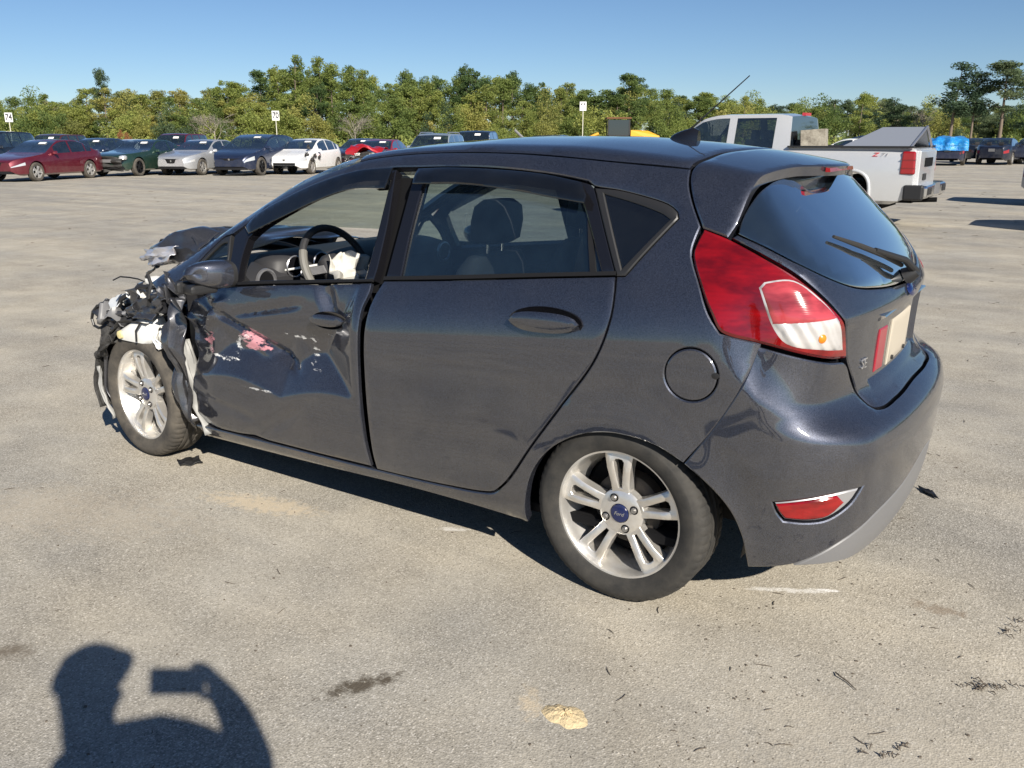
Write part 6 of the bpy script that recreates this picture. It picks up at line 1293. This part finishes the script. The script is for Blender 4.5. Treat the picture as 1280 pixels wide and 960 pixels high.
# ---------------------------------------------------------------- the photographer, whose shadow falls into the picture
def skin_body(name, verts, edges, root, levels=2):
    me = bpy.data.meshes.new(name); me.from_pydata([v[0] for v in verts], edges, []); o = bpy.data.objects.new(name, me); COL.objects.link(o)
    s = o.modifiers.new('skin', 'SKIN'); s.use_smooth_shade = True
    for i, v in enumerate(verts): r = v[1]; me.skin_vertices[0].data[i].radius = r if isinstance(r, tuple) else (r, r)
    me.skin_vertices[0].data[root].use_root = True
    u = o.modifiers.new('sub', 'SUBSURF'); u.levels = levels; u.render_levels = levels
    dg = bpy.context.evaluated_depsgraph_get(); m2 = bpy.data.meshes.new_from_object(o.evaluated_get(dg)); bpy.data.objects.remove(o); m2.name = name; return m2
pv = []; pe = []
def pt(co, r, par=None):
    pv.append((co, r)); i = len(pv) - 1
    if par is not None: pe.append((par, i))
    return i
pel = pt((0, -.06, .95), (.15, .12)); wa = pt((0, -.06, 1.10), (.145, .115), pel); ch = pt((.01, -.05, 1.25), (.165, .135), wa); up = pt((.05, -.02, 1.375), (.125, .115), ch); nk = pt((.015, -.03, 1.465), .072, up)
h1 = pt((0, -.01, 1.535), (.068, .075), nk); h2 = pt((0, -.005, 1.61), (.078, .098), h1); h3 = pt((0, -.01, 1.675), (.068, .085), h2); no = pt((0, .105, 1.575), .013, h2)
for s in (-1, 1): pt((s * .088, -.015, 1.585), .016, h2)
for s in (-1, 1):
    hip = pt((s * .09, -.06, .88), .10, pel); kn = pt((s * .115, -.04, .50), .068, hip); an = pt((s * .125, -.06, .10), .045, kn); pt((s * .13, -.04, .045), .045, an); pt((s * .145, .12, .035), .040, len(pv) - 1)
sh = pt((.20, .02, 1.415), .090, up); el = pt((.355, .125, 1.27), .068, sh); wr_ = pt((.262, .255, 1.385), .042, el); pa = pt((.228, .272, 1.425), (.036, .020), wr_)
for k, (dx, dz) in enumerate(((-.030, .060), (-.028, .040), (-.022, .020), (-.012, .004))):
    f1 = pt((.205 + .004 * k, .290, 1.428 + dz * .75), .009, pa); f2 = pt((.188 + dx * .3, .278, 1.430 + dz), .0085, f1); pt((.180 + dx * .4, .262, 1.432 + dz), .008, f2)
th1 = pt((.215, .248, 1.405), .011, pa); pt((.190, .236, 1.418), .009, th1)
sl_ = pt((-.13, -.10, 1.285), .078, ch); e2 = pt((-.235, -.09, 1.06), .056, sl_); w2 = pt((-.25, .05, .92), .036, e2); p2 = pt((-.245, .115, .875), (.040, .022), w2)
for k in range(4): g1 = pt((-.262 + .012 * k, .145 + .002 * k, .825 - .004 * (k % 2)), .009, p2); pt((-.252 + .012 * k, .142, .785 + .006 * abs(k - 1.5)), .008, g1)
g1 = pt((-.215, .135, .855), .011, p2); pt((-.205, .15, .825), .009, g1)
pme = skin_body('person', pv, pe, pel)
RZ = math.atan2(-AH.x, AH.y)
person = obj('person', pme, None, [mat('skin', (.42, .25, .18), .5), mat('dark_jacket', (.03, .035, .05), .85), mat('work_trousers', (.05, .05, .06), .85), mat('dark_shoes', (.03, .025, .02), .6)])
person.location = (1.19, -3.445, 0); person.rotation_euler = (0, 0, RZ)
mi = []
for f in pme.polygons:
    c = f.center; k = 1
    if c.z > 1.455: k = 0
    elif c.z < .11: k = 3
    elif c.z < .96 and c.x > -.20: k = 2
    if c.y > .235 and c.x > .15: k = 0
    if c.x < -.2 and c.z < .93: k = 0
    mi.append(k)
pme.polygons.foreach_set('material_index', mi); pme.shade_smooth()
tag(person, 'person in dark jacket and cap raising a phone, showing only as a shadow', 'person')
cp = MB(); cp.lathe([(.0, .085), (.045, .078), (.080, .050), (.098, .0), (.100, -.02)], 24, 'Z', (0, -.012, 1.655))
V = [(x * .086, .055 + .115 * math.sqrt(max(0, 1 - x * x)) * k, 1.640 - .022 * k + dz) for dz in (0, -.006) for k in (0, 1) for x in np.linspace(-1, 1, 11)]
n = 11; cp.add(V, [(i, i + 1, n + i + 1, n + i) for i in range(10)] + [(2 * n + i, 3 * n + i, 3 * n + i + 1, 2 * n + i + 1) for i in range(10)] + [(n + i, n + i + 1, 3 * n + i + 1, 3 * n + i) for i in range(10)])
cp.build('cap', mat('dark_cap', (.03, .03, .035), .8), person)
for s in (-1, 1): MB().lathe([(0, .012), (.008, .008), (.011, 0)], 12, 'Y', (s * .032, .082, 1.605)).build('eye', mat('eye_white', (.6, .6, .58), .3), person)
o = MB().tube([(-.024, .078, 1.535), (0, .086, 1.533), (.024, .078, 1.535)], .006, 6).build('mouth', mat('lips', (.35, .15, .13), .5), person)
ph = MB().box((0, 0, 0), (.155, .076, .009)).build('phone', M['black_gloss'], None, False); bevel(ph, .006, 3)
ph.matrix_world = camo.matrix_world @ Matrix.Translation((.012, -.004, .012)); tag(ph, 'black phone held out level in the photographer\'s right hand', 'phone')
